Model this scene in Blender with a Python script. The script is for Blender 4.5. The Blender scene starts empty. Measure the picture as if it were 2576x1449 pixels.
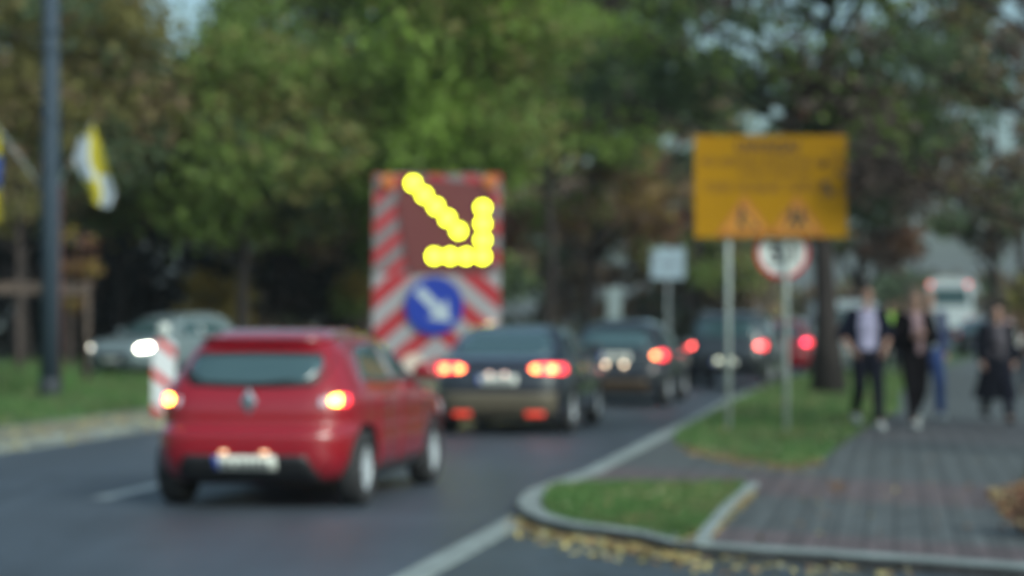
import bpy, bmesh, math, random
import numpy as np
from mathutils import Vector, Matrix
R = math.radians
random.seed(7)
sc = bpy.context.scene
col = sc.collection
# ------------------------------------------------------------------ camera, sky, sun, exposure
F, CX, CY, HY, H = 6082.0, 1288.0, 724.5, 795.0, 1.55          # 85 mm lens measured on a 2576 px wide frame
PITCH = math.atan((HY - CY) / F)
cam = bpy.data.cameras.new('camera')
co = bpy.data.objects.new('camera', cam); col.objects.link(co)
co.location = (0, 0, H); co.rotation_euler = (math.pi / 2 + PITCH, 0, 0)
cam.lens = 85; cam.sensor_width = 36; cam.clip_end = 3000
cam.dof.use_dof = True; cam.dof.focus_distance = 4.6; cam.dof.aperture_fstop = 2.75
sc.camera = co
SUN_EL, SUN_AZ = 34, 142
w = bpy.data.worlds.new('World'); sc.world = w; w.use_nodes = True
nt = w.node_tree; bg = nt.nodes['Background']
sky = nt.nodes.new('ShaderNodeTexSky'); sky.sky_type = 'NISHITA'; sky.sun_disc = False
sky.sun_elevation = R(SUN_EL); sky.sun_rotation = R(SUN_AZ); sky.dust_density = 4; sky.air_density = 1.0
hs = nt.nodes.new('ShaderNodeHueSaturation'); hs.inputs['Saturation'].default_value = 0.7
tint = nt.nodes.new('ShaderNodeMix'); tint.data_type = 'RGBA'; tint.blend_type = 'MULTIPLY'; tint.inputs[0].default_value = 1; tint.inputs[7].default_value = (.75, 1.0, 1.04, 1)   # cool overcast
nt.links.new(sky.outputs[0], hs.inputs['Color']); nt.links.new(hs.outputs[0], tint.inputs[6]); nt.links.new(tint.outputs[2], bg.inputs[0])
bg.inputs[1].default_value = 0.10
sl = bpy.data.lights.new('sun', 'SUN'); sl.energy = 1.5; sl.angle = R(30); sl.color = (1, .97, .90)
so = bpy.data.objects.new('sun', sl); col.objects.link(so)
so.rotation_euler = (R(90 - SUN_EL), 0, R(180 - SUN_AZ))
vs = sc.view_settings
vs.view_transform = 'Standard'; vs.look = 'None'; vs.exposure = 0.7; vs.gamma = 1
sc.cycles.use_denoising = True
sc.cycles.max_bounces = 10; sc.cycles.diffuse_bounces = 6; sc.cycles.transparent_max_bounces = 4

# ------------------------------------------------------------------ pixel and road frames
def gp(px, py, z=0.0):
    a = PITCH
    dx, du, df = px - CX, CY - py, F
    d = Vector((dx, df * math.cos(a) - du * math.sin(a), df * math.sin(a) + du * math.cos(a)))
    k = (z - H) / d.z
    return Vector((d.x * k, d.y * k, z))
def at(px, py, Y):
    a = PITCH
    dx, du, df = px - CX, CY - py, F
    d = Vector((dx, df * math.cos(a) - du * math.sin(a), df * math.sin(a) + du * math.cos(a)))
    k = Y / d.y
    return Vector((d.x * k, Y, H + d.z * k))
TH = R(9.0)
U = Vector((math.sin(TH), math.cos(TH))); V = Vector((math.cos(TH), -math.sin(TH))); O = Vector((0.0, 18.7))
def bend(s):
    if s < 25: return 0
    if s < 45: return (s - 25) ** 2 / 500
    return 0.8 + 0.08 * (s - 45)
def W(s, t, z=0.0):
    p = O + U * s + V * (t + bend(s))
    return Vector((p.x, p.y, z))

# ------------------------------------------------------------------ materials
MATS = {}
def mat(name, c, rough=0.6, metal=0.0, spec=0.5, emit=None, es=1.0, coat=0.0, var=0.0, vs_=6.0, bump=0.0, c2=None, ior=None, detail=6):
    if name in MATS: return MATS[name]
    m = bpy.data.materials.new(name); m.use_nodes = True; MATS[name] = m
    n, l = m.node_tree.nodes, m.node_tree.links; b = n['Principled BSDF']
    b.inputs['Base Color'].default_value = (*c, 1); b.inputs['Roughness'].default_value = rough
    b.inputs['Metallic'].default_value = metal; b.inputs['Specular IOR Level'].default_value = spec
    b.inputs['Coat Weight'].default_value = coat; b.inputs['Coat Roughness'].default_value = 0.05
    if ior: b.inputs['IOR'].default_value = ior
    if emit: b.inputs['Emission Color'].default_value = (*emit, 1); b.inputs['Emission Strength'].default_value = es
    if var or c2 or bump:
        tc = n.new('ShaderNodeTexCoord'); ns = n.new('ShaderNodeTexNoise'); ns.inputs['Scale'].default_value = vs_
        ns.inputs['Detail'].default_value = detail
        l.new(tc.outputs['Object'], ns.inputs['Vector'])
        if var or c2:
            mx = n.new('ShaderNodeMix'); mx.data_type = 'RGBA'
            d = c2 or tuple(v * (1 - var) for v in c); e = c if c2 else tuple(min(1, v * (1 + var)) for v in c)
            mx.inputs[6].default_value = (*d, 1); mx.inputs[7].default_value = (*e, 1)
            mr = n.new('ShaderNodeMapRange'); mr.inputs[1].default_value = .35; mr.inputs[2].default_value = .65
            l.new(ns.outputs[0], mr.inputs[0]); l.new(mr.outputs[0], mx.inputs[0]); l.new(mx.outputs[2], b.inputs['Base Color'])
        if bump:
            bp = n.new('ShaderNodeBump'); bp.inputs['Strength'].default_value = bump; bp.inputs['Distance'].default_value = .02
            n2 = n.new('ShaderNodeTexNoise'); n2.inputs['Scale'].default_value = vs_ * 8; l.new(tc.outputs['Object'], n2.inputs['Vector'])
            l.new(n2.outputs[0], bp.inputs['Height']); l.new(bp.outputs[0], b.inputs['Normal'])
    return m
asphalt = mat('asphalt', (.042, .054, .070), .55, spec=.6, var=.14, vs_=.5, bump=.35)
asphalt2 = mat('side asphalt', (.040, .055, .068), .55, spec=.6, var=.12, vs_=.6, bump=.35)
concrete = mat('kerb concrete', (.22, .255, .25), .8, var=.2, vs_=3, bump=.3)
paint_w = mat('worn road paint', (.42, .46, .46), .6, var=.15, vs_=8)
def wear(m):
    n, l = m.node_tree.nodes, m.node_tree.links; b = n['Principled BSDF']; src = b.inputs['Base Color'].links[0].from_socket
    tc = n.new('ShaderNodeTexCoord'); mp = n.new('ShaderNodeMapping'); mp.inputs['Rotation'].default_value = (0, 0, TH); mp.inputs['Scale'].default_value = (1.1, .05, 1)
    l.new(tc.outputs['Object'], mp.inputs['Vector']); ns = n.new('ShaderNodeTexNoise'); ns.inputs['Scale'].default_value = 1; ns.inputs['Detail'].default_value = 3; l.new(mp.outputs[0], ns.inputs['Vector'])
    vo = n.new('ShaderNodeTexVoronoi'); vo.feature = 'DISTANCE_TO_EDGE'; vo.inputs['Scale'].default_value = .35
    nz = n.new('ShaderNodeTexNoise'); nz.inputs['Scale'].default_value = 1.5; l.new(tc.outputs['Object'], nz.inputs['Vector'])
    av = n.new('ShaderNodeVectorMath'); av.operation = 'ADD'; l.new(tc.outputs['Object'], av.inputs[0]); l.new(nz.outputs[1], av.inputs[1]); l.new(av.outputs[0], vo.inputs['Vector'])
    cr = n.new('ShaderNodeMapRange'); cr.inputs[1].default_value = .004; cr.inputs[2].default_value = .014; cr.inputs[3].default_value = .55; l.new(vo.outputs[0], cr.inputs[0])
    mr = n.new('ShaderNodeMapRange'); mr.inputs[1].default_value = .3; mr.inputs[2].default_value = .7; mr.inputs[3].default_value = .70; mr.inputs[4].default_value = 1.30; l.new(ns.outputs[0], mr.inputs[0])
    mu = n.new('ShaderNodeMath'); mu.operation = 'MULTIPLY'; l.new(mr.outputs[0], mu.inputs[0]); l.new(cr.outputs[0], mu.inputs[1])
    sc_ = n.new('ShaderNodeVectorMath'); sc_.operation = 'SCALE'; l.new(src, sc_.inputs[0]); l.new(mu.outputs[0], sc_.inputs['Scale']); l.new(sc_.outputs[0], b.inputs['Base Color'])
wear(asphalt); wear(asphalt2)
soil = mat('soil', (.035, .04, .022), .95, var=.4, vs_=2)
grass_base = mat('grass base', (.05, .09, .032), .9, var=.35, vs_=1.5)
litter_base = mat('leaf strewn strip', (.22, .20, .13), .9, c2=(.14, .15, .12), vs_=2.5, bump=.4)
black = mat('black plastic', (.016, .016, .018), .5)
rubber = mat('tyre rubber', (.02, .02, .022), .8)
chrome = mat('bright metal', (.62, .63, .66), .22, metal=1)
alloy = mat('alloy', (.62, .66, .70), .4, metal=.5)
steel = mat('galvanised steel', (.33, .36, .38), .5, metal=.35, var=.12, vs_=3)
glass = mat('daylit glass', (.045, .085, .095), .06, spec=.5, ior=1.8, coat=.3)  # teal-grey base colour stands in for daylight passing through the vehicle windows
plate_w = mat('number plate', (.68, .70, .64), .4)
blue_b = mat('plate band', (.02, .06, .4), .5)
ink = mat('dark lettering', (.04, .04, .045), .6)
wood = mat('weathered stake wood', (.085, .06, .048), .85, var=.3, vs_=5)
bark = mat('dark bark', (.022, .017, .016), .95, var=.4, vs_=6, bump=.6)
bark2 = mat('brown bark', (.07, .05, .045), .95, var=.4, vs_=6, bump=.6)
lampred = mat('lit tail lamp', (.5, .01, .02), .3, emit=(1, .035, .05), es=3.0)
lampcore = mat('lit lamp core', (.8, .2, .05), .3, emit=(1, .42, .05), es=15)
lampred_dim = mat('red lens', (.45, .012, .02), .25, emit=(1, .05, .03), es=.12)
lampclear = mat('clear lens', (.5, .42, .5), .2, coat=.6)
lampcore2 = mat('lit orange lamp core', (.8, .2, .05), .3, emit=(1, .22, .06), es=8)
lampcore3 = mat('lit coral lamp core', (.8, .1, .08), .3, emit=(1, .11, .09), es=9)
headlamp = mat('lit headlamp', (.9, .9, .8), .2, emit=(1, .97, .80), es=16)
reflect_red = mat('red reflector', (.6, .03, .02), .3, emit=(1, .08, .04), es=.55)

# ------------------------------------------------------------------ mesh helpers
class MB:
    def __init__(s): s.v, s.f, s.m = [], [], []
    def add(s, vs, fs, mi=0):
        o = len(s.v); s.v += [tuple(p) for p in vs]; s.f += [tuple(i + o for i in f) for f in fs]; s.m += [mi] * len(fs)
        return s
    def box(s, c, d, mi=0, rot=None):
        x, y, z = d[0] / 2, d[1] / 2, d[2] / 2
        vs = [Vector(p) for p in ((-x,-y,-z),(x,-y,-z),(x,y,-z),(-x,y,-z),(-x,-y,z),(x,-y,z),(x,y,z),(-x,y,z))]
        if rot is not None: vs = [rot @ p for p in vs]
        return s.add([p + Vector(c) for p in vs], [(0,3,2,1),(4,5,6,7),(0,1,5,4),(1,2,6,5),(2,3,7,6),(3,0,4,7)], mi)
    def tube(s, pts, rad, n=10, mi=0, cap=True):
        pts = [Vector(p) for p in pts]; k = len(pts); vs = []
        if not hasattr(rad, '__len__'): rad = [rad] * k
        up = None
        for i, p in enumerate(pts):
            d = (pts[min(i + 1, k - 1)] - pts[max(i - 1, 0)]).normalized()
            if up is None:
                a = Vector((0, 0, 1)) if abs(d.z) < .9 else Vector((1, 0, 0)); x = d.cross(a).normalized()
            else: x = (up - d * up.dot(d)).normalized()
            up = x; y = d.cross(x)
            for j in range(n):
                t = 2 * math.pi * j / n; vs.append(p + (x * math.cos(t) + y * math.sin(t)) * rad[i])
        fs = [(i*n+j, i*n+(j+1) % n, (i+1)*n+(j+1) % n, (i+1)*n+j) for i in range(k-1) for j in range(n)]
        if cap: fs += [tuple(range(n))[::-1], tuple(range((k-1)*n, k*n))]
        return s.add(vs, fs, mi)
    def ell(s, c, r, n=12, m=8, mi=0, rot=None):
        vs = [Vector((0, 0, r[2]))]
        for i in range(1, m):
            a = math.pi * i / m
            for j in range(n):
                t = 2 * math.pi * j / n; vs.append(Vector((r[0]*math.sin(a)*math.cos(t), r[1]*math.sin(a)*math.sin(t), r[2]*math.cos(a))))
        vs.append(Vector((0, 0, -r[2])))
        fs = [(0, 1+j, 1+(j+1) % n) for j in range(n)]
        for i in range(m-2):
            for j in range(n): a = 1+i*n; fs.append((a+j, a+n+j, a+n+(j+1) % n, a+(j+1) % n))
        e = len(vs)-1; a = 1+(m-2)*n; fs += [(a+j, e, a+(j+1) % n) for j in range(n)]
        if rot is not None: vs = [rot @ p for p in vs]
        return s.add([p + Vector(c) for p in vs], fs, mi)
    def prism(s, poly, z0, z1, mi=0):
        n = len(poly); vs = [(p[0], p[1], z0) for p in poly] + [(p[0], p[1], z1) for p in poly]
        return s.add(vs, [tuple(range(n))[::-1], tuple(range(n, 2*n))] + [(i, (i+1) % n, n+(i+1) % n, n+i) for i in range(n)], mi)
    def prism_xz(s, poly, y0, y1, mi=0):           # outline in x,z; front face towards -y
        n = len(poly); vs = [(p[0], y0, p[1]) for p in poly] + [(p[0], y1, p[1]) for p in poly]
        return s.add(vs, [tuple(range(n)), tuple(range(n, 2*n))[::-1]] + [((i+1) % n, i, n+i, n+(i+1) % n) for i in range(n)], mi)
    def build(s, name, mats, parent=None, smooth=False, loc=None, rz=0):
        me = bpy.data.meshes.new(name); me.from_pydata(s.v, [], s.f)
        if not isinstance(mats, (list, tuple)): mats = [mats]
        for m in mats: me.materials.append(m)
        if len(mats) > 1: me.polygons.foreach_set('material_index', s.m)
        if smooth: me.polygons.foreach_set('use_smooth', [True] * len(s.f))
        me.update()
        o = bpy.data.objects.new(name, me); col.objects.link(o)
        if parent: o.parent = parent
        if loc is not None: o.location = loc
        if rz: o.rotation_euler.z = rz
        return o
def circ(r, n=32, cx=0, cz=0): return [(cx + r*math.cos(2*math.pi*i/n), cz + r*math.sin(2*math.pi*i/n)) for i in range(n)]
def tag(o, label=None, cat=None, group=None, kind=None):
    if label: o['label'] = label
    if cat: o['category'] = cat
    if group: o['group'] = group
    if kind: o['kind'] = kind
    return o
def thing(name, loc, rz, label, cat, group=None):
    o = bpy.data.objects.new(name, None); col.objects.link(o); o.location = loc; o.rotation_euler.z = rz
    o.empty_display_size = .2
    return tag(o, label, cat, group)
def struct(name, o): o['kind'] = 'structure'; return o
def fix_normals(me):
    bm = bmesh.new(); bm.from_mesh(me); bmesh.ops.recalc_face_normals(bm, faces=bm.faces); bm.to_mesh(me); bm.free()
def bake(o):
    """replace an object's mesh by its modified mesh"""
    bpy.context.view_layer.update()
    dg = bpy.context.evaluated_depsgraph_get()
    me = bpy.data.meshes.new_from_object(o.evaluated_get(dg)); old = o.data; o.modifiers.clear(); o.data = me
    bpy.data.meshes.remove(old); return o

# ------------------------------------------------------------------ ground, roads, pavements
def sheet(name, pts, z, m):
    mb = MB(); mb.add([(p[0], p[1], z) for p in pts], [tuple(range(len(pts)))])
    o = mb.build(name, m); fix_normals(o.data)
    if o.data.polygons[0].normal.z < 0: o.data.flip_normals()
    o['kind'] = 'structure'; return o
def strip(name, path, w0, w1, z0, z1, m, side=1, kind='structure'):
    """a band along a path between offsets w0 and w1 to its right, with thickness"""
    mb = MB(); n = len(path); L = []
    for i, p in enumerate(path):
        d = (path[min(i+1, n-1)] - path[max(i-1, 0)]); d = Vector((d.x, d.y)).normalized(); r = Vector((d.y, -d.x)) * side
        for wv, z in ((w0, z0), (w0, z1), (w1, z1), (w1, z0)):
            L.append((p.x + r.x*wv, p.y + r.y*wv, z))
    fs = [(i*4+j, i*4+(j+1) % 4, (i+1)*4+(j+1) % 4, (i+1)*4+j) for i in range(n-1) for j in range(4)] + [(0, 1, 2, 3), ((n-1)*4+3, (n-1)*4+2, (n-1)*4+1, (n-1)*4)]
    mb.add(L, fs); o = mb.build(name, m); fix_normals(o.data); o['kind'] = kind; return o
sheet('ground', [(-500, -60), (500, -60), (500, 900), (-500, 900)], -.03, soil)
ss = [-40, -20, 0, 10, 20, 25, 30, 35, 40, 45, 60, 80, 100, 130, 170]
sheet('road', [W(s, -7.08) for s in ss] + [W(s, 0.0) for s in reversed(ss)], 0.0, asphalt)
sheet('side_road', [W(-40, .004)] + [W(4, .004)] + [W(4, 30), W(-40, 30)], -.004, asphalt2)
# lane dashes
mb = MB()
for s0 in (-15.5, -7.2, 1.2, 9.5, 17.8, 26, 34, 42, 50, 58):
    a, b, c, d = W(s0, -3.81, .006), W(s0+4, -3.81, .006), W(s0+4, -3.64, .006), W(s0, -3.64, .006); mb.add([a, d, c, b], [(0, 1, 2, 3)])
struct('x', mb.build('lane_markings', paint_w))
strip('edge_strip', [W(s, 0, 0) for s in (-18, -10, -5, -2, .6)], 0.0, .2, -.02, .012, concrete)
# left side: kerb, leafy strip, grass, opposite road
lp = [W(s, -7.08) for s in ss]
strip('left_kerb', lp, -.15, 0, -.02, .105, concrete)
sheet('left_path', [W(s, -7.23) for s in ss] + [W(s, -8.6) for s in reversed(ss)], .10, litter_base)
sheet('left_lawn', [W(s, -8.6) for s in ss] + [gp(900, 948), gp(700, 945), gp(300, 945), gp(-600, 945), Vector((-60, 30, 0)), Vector((-60, -20, 0))], .095, grass_base)
OPP = [gp(-1500, 948), gp(-300, 946), gp(300, 945), gp(700, 944), gp(1000, 925), gp(1150, 905)]
sheet('opposite_road', [p + Vector((0, -.2, 0)) for p in OPP] + [p + Vector((0, 9, 0)) for p in reversed(OPP)], .104, asphalt)

# right side pavement (raised 0.12)
Z1 = .07
tip = [gp(1335, 1232, Z1), gp(1309, 1252, Z1), gp(1303, 1272, Z1), gp(1322, 1291, Z1), gp(1365, 1308, Z1), gp(1430, 1322, Z1), gp(1520, 1332, Z1), gp(1610, 1345, Z1), gp(1690, 1366, Z1), gp(1760, 1374, Z1), gp(2050, 1393, Z1), gp(2576, 1430, Z1), gp(3600, 1500, Z1)]
road_edge = [W(s, 0.0, Z1) for s in (170, 130, 100, 80, 60, 45, 40, 35, 30, 25, 20, 14, 9, 6, 4.2)]
outline = road_edge + tip
def paver():
    m = bpy.data.materials.new('paving blocks'); m.use_nodes = True; n, l = m.node_tree.nodes, m.node_tree.links; b = n['Principled BSDF']
    b.inputs['Roughness'].default_value = .7
    tc = n.new('ShaderNodeTexCoord'); mp = n.new('ShaderNodeMapping'); mp.inputs['Rotation'].default_value = (0, 0, TH + math.pi/2)
    l.new(tc.outputs['Object'], mp.inputs['Vector'])
    br = n.new('ShaderNodeTexBrick'); br.inputs['Scale'].default_value = 1; br.inputs['Brick Width'].default_value = .2; br.inputs['Row Height'].default_value = .1
    br.inputs['Mortar Size'].default_value = .008; br.inputs['Color1'].default_value = (.68, .68, .68, 1); br.inputs['Color2'].default_value = (1.15, 1.15, 1.15, 1); br.inputs['Mortar'].default_value = (.5, .5, .5, 1)
    l.new(mp.outputs[0], br.inputs['Vector'])
    # wide strips of block rows
    wv = n.new('ShaderNodeTexWave'); wv.bands_direction = 'Y'; wv.inputs['Scale'].default_value = 1.43; wv.inputs['Distortion'].default_value = .5; l.new(mp.outputs[0], wv.inputs['Vector'])
    dt = n.new('ShaderNodeVectorMath'); dt.operation = 'DOT_PRODUCT'; dt.inputs[1].default_value = (.85, 1, 0); l.new(tc.outputs['Object'], dt.inputs[0])
    mr = n.new('ShaderNodeMapRange'); mr.inputs[1].default_value = 14; mr.inputs[2].default_value = 64; l.new(dt.outputs['Value'], mr.inputs[0])
    cr = n.new('ShaderNodeValToRGB'); cr.color_ramp.interpolation = 'CONSTANT'
    red, grey, brn = (.112, .085, .088, 1), (.084, .094, .095, 1), (.076, .074, .078, 1)
    seq = [(14, red), (18.2, grey), (21.7, red), (24.7, grey), (32.5, brn), (40, grey)]
    e = cr.color_ramp.elements; e[0].position = 0; e[0].color = red; e[1].position = (18.2-14)/50; e[1].color = grey
    for q, c in seq[2:]:
        k = e.new((q-14)/50); k.color = c
    l.new(mr.outputs[0], cr.inputs[0])
    ns = n.new('ShaderNodeTexNoise'); ns.inputs['Scale'].default_value = .7; l.new(tc.outputs['Object'], ns.inputs['Vector'])
    m1 = n.new('ShaderNodeMix'); m1.data_type = 'RGBA'; m1.blend_type = 'MULTIPLY'; m1.inputs[0].default_value = 1; l.new(cr.outputs[0], m1.inputs[6]); l.new(br.outputs[0], m1.inputs[7])
    r2 = n.new('ShaderNodeMapRange'); r2.inputs[3].default_value = .8; r2.inputs[4].default_value = 1.25; l.new(ns.outputs[0], r2.inputs[0])
    r3 = n.new('ShaderNodeMapRange'); r3.inputs[3].default_value = .84; r3.inputs[4].default_value = 1.16; l.new(wv.outputs['Fac'], r3.inputs[0])
    mm = n.new('ShaderNodeMath'); mm.operation = 'MULTIPLY'; l.new(r2.outputs[0], mm.inputs[0]); l.new(r3.outputs[0], mm.inputs[1])
    m2 = n.new('ShaderNodeVectorMath'); m2.operation = 'SCALE'; l.new(m1.outputs[2], m2.inputs[0]); l.new(mm.outputs[0], m2.inputs['Scale']); l.new(m2.outputs[0], b.inputs['Base Color'])
    bp = n.new('ShaderNodeBump'); bp.inputs['Strength'].default_value = .5; bp.inputs['Distance'].default_value = .006; l.new(br.outputs['Fac'], bp.inputs['Height']); bp.invert = True; l.new(bp.outputs[0], b.inputs['Normal'])
    return m
pv = paver()
mb = MB(); mb.prism([(p.x, p.y) for p in outline] + [(W(170, 14).x, W(170, 14).y)], -.02, Z1 - .006)
o = mb.build('pavement', pv); fix_normals(o.data); o['kind'] = 'structure'
strip('kerb', outline[:22], 0, .16, -.02, Z1 + .012, concrete, side=-1)
strip('kerb', outline[21:], 0, .24, -.02, Z1 + .006, concrete, side=-1)
gA = [gp(*p, Z1) for p in ((1366, 1252), (1378, 1234), (1410, 1221), (1560, 1217), (1720, 1219), (1862, 1217), (1880, 1226), (1845, 1258), (1800, 1300), (1768, 1343), (1720, 1360), (1690, 1357), (1610, 1336), (1520, 1324), (1440, 1314), (1390, 1300), (1368, 1280))]
sheet('island_lawn', gA, Z1 + .004, grass_base)
strip('island_kerb', [gp(*p, Z1) for p in ((1890, 1222), (1850, 1256), (1805, 1300), (1772, 1345), (1758, 1372))], -.06, .03, .02, Z1 + .03, concrete)
gB = [gp(1692, 1110, Z1)] + [W(s, .18, Z1) for s in (12, 16, 20, 25, 30, 35, 40, 45, 60, 80, 100)] + [W(s, 3.0, Z1) for s in (100, 80, 60, 45, 40, 30, 25, 20)] + [gp(*p, Z1) for p in ((2165, 1085), (2110, 1125), (2062, 1162), (2010, 1176), (1900, 1162), (1760, 1137))]
sheet('right_lawn', gB, Z1 + .005, grass_base)
# right verge beyond the pavement
sheet('right_verge', [gp(2560, 1240, Z1), gp(2640, 1400, Z1), gp(3400, 1400, Z1), W(120, 40), W(120, 7.6), W(40, 7.0), gp(2600, 1120, Z1)], Z1 + .006, soil)

# ------------------------------------------------------------------ grass, leaves (stuff)
def inside(p, poly):
    c = False; j = len(poly) - 1
    for i in range(len(poly)):
        a, b = poly[i], poly[j]
        if (a[1] > p[1]) != (b[1] > p[1]) and p[0] < (b[0]-a[0])*(p[1]-a[1])/(b[1]-a[1]) + a[0]: c = not c
        j = i
    return c
def leafmat(name, c, tr=.35, rough=.6):
    m = bpy.data.materials.new(name); m.use_nodes = True; n, l = m.node_tree.nodes, m.node_tree.links; b = n['Principled BSDF']
    oi = n.new('ShaderNodeAttribute'); oi.attribute_name = 'tone'
    mx = n.new('ShaderNodeMix'); mx.data_type = 'RGBA'; mx.inputs[6].default_value = (*[v*.72 for v in c], 1); mx.inputs[7].default_value = (*[v*1.5 for v in c], 1)
    l.new(oi.outputs['Fac'], mx.inputs[0]); l.new(mx.outputs[2], b.inputs['Base Color']); b.inputs['Roughness'].default_value = rough; b.inputs['Specular IOR Level'].default_value = .3
    td = n.new('ShaderNodeBsdfTranslucent'); l.new(mx.outputs[2], td.inputs[0])
    ms = n.new('ShaderNodeMixShader'); ms.inputs[0].default_value = tr
    l.new(b.outputs[0], ms.inputs[1]); l.new(td.outputs[0], ms.inputs[2]); l.new(ms.outputs[0], n['Material Output'].inputs[0])
    return m
def polys(name, P, mats, mi, tone, parent=None, loc=None):
    """P: (n,k,3) array of n faces with k corners"""
    n, k = P.shape[:2]
    me = bpy.data.meshes.new(name)
    me.vertices.add(n*k); me.vertices.foreach_set('co', P.reshape(-1).astype(np.float32))
    me.loops.add(n*k); me.loops.foreach_set('vertex_index', np.arange(n*k, dtype=np.int32))
    me.polygons.add(n); me.polygons.foreach_set('loop_start', np.arange(0, n*k, k, dtype=np.int32))
    for m in mats: me.materials.append(m)
    me.polygons.foreach_set('material_index', mi.astype(np.int32))
    a = me.attributes.new('tone', 'FLOAT', 'FACE'); a.data.foreach_set('value', tone.astype(np.float32))
    me.update(calc_edges=True)
    o = bpy.data.objects.new(name, me); col.objects.link(o)
    if parent: o.parent = parent
    if loc is not None: o.location = loc
    return o
rng = np.random.default_rng(11)
def scatter(poly, n):
    xs = [p[0] for p in poly]; ys = [p[1] for p in poly]; out = []
    while len(out) < n:
        p = (random.uniform(min(xs), max(xs)), random.uniform(min(ys), max(ys)))
        if inside(p, poly): out.append(p)
    return np.array(out)
g_mats = [leafmat('grass blade', (.078, .158, .046)), leafmat('dry grass blade', (.16, .17, .075))]
def grass(name, poly, n, z, h, wd, label):
    q = scatter(poly, n); a = rng.uniform(0, 2*np.pi, n); hh = h*rng.uniform(.5, 1.3, n); dx, dy = np.cos(a)*wd, np.sin(a)*wd
    le = rng.normal(0, .35, (n, 2))*hh[:, None]
    P = np.zeros((n, 3, 3)); P[:, 0] = np.c_[q[:, 0]-dx, q[:, 1]-dy, np.full(n, z)]; P[:, 1] = np.c_[q[:, 0]+dx, q[:, 1]+dy, np.full(n, z)]; P[:, 2] = np.c_[q[:, 0]+le[:, 0], q[:, 1]+le[:, 1], z+hh]
    o = polys(name, P, g_mats, (rng.random(n) + .35*np.sin(q[:, 0]*2.1+1)*np.sin(q[:, 1]*.9) + .2*np.sin(q[:, 0]*5.3)*np.sin(q[:, 1]*2.7+2) > .80)*1, np.clip(rng.random(n)*.6+.2+.25*np.sin(q[:, 0]*1.3)*np.sin(q[:, 1]*.7), 0, 1)); tag(o, label, 'grass', kind='stuff')
grass('grass', gA, 9000, Z1, .06, .008, 'short green grass inside the small kerbed island')
grass('grass', [p for p in gB if p.y < 75], 26000, Z1, .07, .012, 'short green grass around the sign posts beside the pavement')
gl = [W(s, -8.6) for s in (-5, 10, 20, 30)] + [gp(900, 950), gp(300, 948), gp(-150, 948)]
grass('grass', gl, 26000, .09, .12, .016, 'green grass of the verge left of the road')
grass('grass', [gp(-150, 1010), gp(190, 1000), gp(190, 955), gp(-150, 955)], 5000, .09, .42, .018, 'tall rough grass around the staked saplings on the left')
lf = [leafmat('fallen yellow leaf', (.36, .30, .12), .1), leafmat('fallen brown leaf', (.24, .13, .06), .1), leafmat('fallen pale leaf', (.36, .33, .2), .1)]
def leaves(name, poly, n, z, size, label, wt=(.5, .3, .2)):
    q = scatter(poly, n); s = size*rng.uniform(.6, 1.3, n); a = rng.uniform(0, 2*np.pi, n)
    u = np.c_[np.cos(a), np.sin(a), rng.normal(0, .25, n)]*s[:, None]; v = np.c_[-np.sin(a), np.cos(a), rng.normal(0, .25, n)]*s[:, None]*.7
    c = np.c_[q, z + s*.35]
    P = np.stack([c-u, c-v*.8, c+u, c+v*.8], 1)
    o = polys(name, P, lf, rng.choice(3, n, p=wt), rng.random(n)); tag(o, label, 'leaves', kind='stuff')
leaves('fallen_leaves', [gp(*p) for p in ((1285, 1305), (1320, 1312), (1420, 1345), (1600, 1368), (1690, 1392), (1760, 1398), (1740, 1420), (1650, 1405), (1500, 1378), (1380, 1352), (1300, 1325))], 1250, 0, .032, 'yellow fallen leaves in the gutter in front of the grass island')
leaves('fallen_leaves', [W(s, -6.7) for s in (-5, 60)] + [W(s, -8.7) for s in (60, -5)], 5000, .10, .045, 'pale fallen leaves along the left kerb', (.3, .2, .5))
leaves('fallen_leaves', [gp(*p, Z1) for p in ((1700, 1118), (1900, 1150), (2060, 1150), (2075, 1172), (2000, 1190), (1880, 1178), (1740, 1148))], 700, Z1, .03, 'brown leaves along the front edge of the right lawn', (.3, .6, .1))
leaves('fallen_leaves', [gp(*p, Z1) for p in ((1700, 1345), (1760, 1330), (1880, 1235), (1910, 1240), (1830, 1320), (1780, 1365), (1700, 1368))], 450, Z1, .03, 'leaves gathered on the right corner of the grass island', (.6, .3, .1))
leaves('fallen_leaves', [gp(*p, Z1) for p in ((2480, 1240), (2576, 1215), (2700, 1300), (2620, 1370), (2520, 1300))], 900, Z1, .04, 'brown leaves on the pavement below the shrub at the right edge', (.1, .8, .1))
leaves('fallen_leaves', gA, 90, Z1+.03, .035, 'scattered leaves lying on the grass of the kerbed island', (.5, .3, .2))
leaves('fallen_leaves', [p for p in gB if p.y < 60], 500, Z1+.03, .04, 'scattered leaves lying on the grass around the sign posts', (.3, .5, .2))
leaves('fallen_leaves', [gp(*p) for p in ((1270, 1300), (1420, 1345), (1760, 1392), (2300, 1440), (2280, 1470), (1700, 1440), (1400, 1390), (1260, 1340))], 420, 0, .032, 'single yellow leaves strewn over the side road beyond the gutter', (.6, .2, .2))
leaves('fallen_leaves', [gp(*p, Z1) for p in ((1950, 1215), (2450, 1120), (2520, 1350), (1800, 1360))], 60, Z1, .035, 'single leaves scattered over the paving blocks', (.3, .5, .2))
leaves('fallen_leaves', [gp(*p, Z1) for p in ((2085, 1215), (2120, 1212), (2130, 1235), (2090, 1240))], 40, Z1, .03, 'small patch of brown leaves in the middle of the pavement', (.0, 1, .0))

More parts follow.
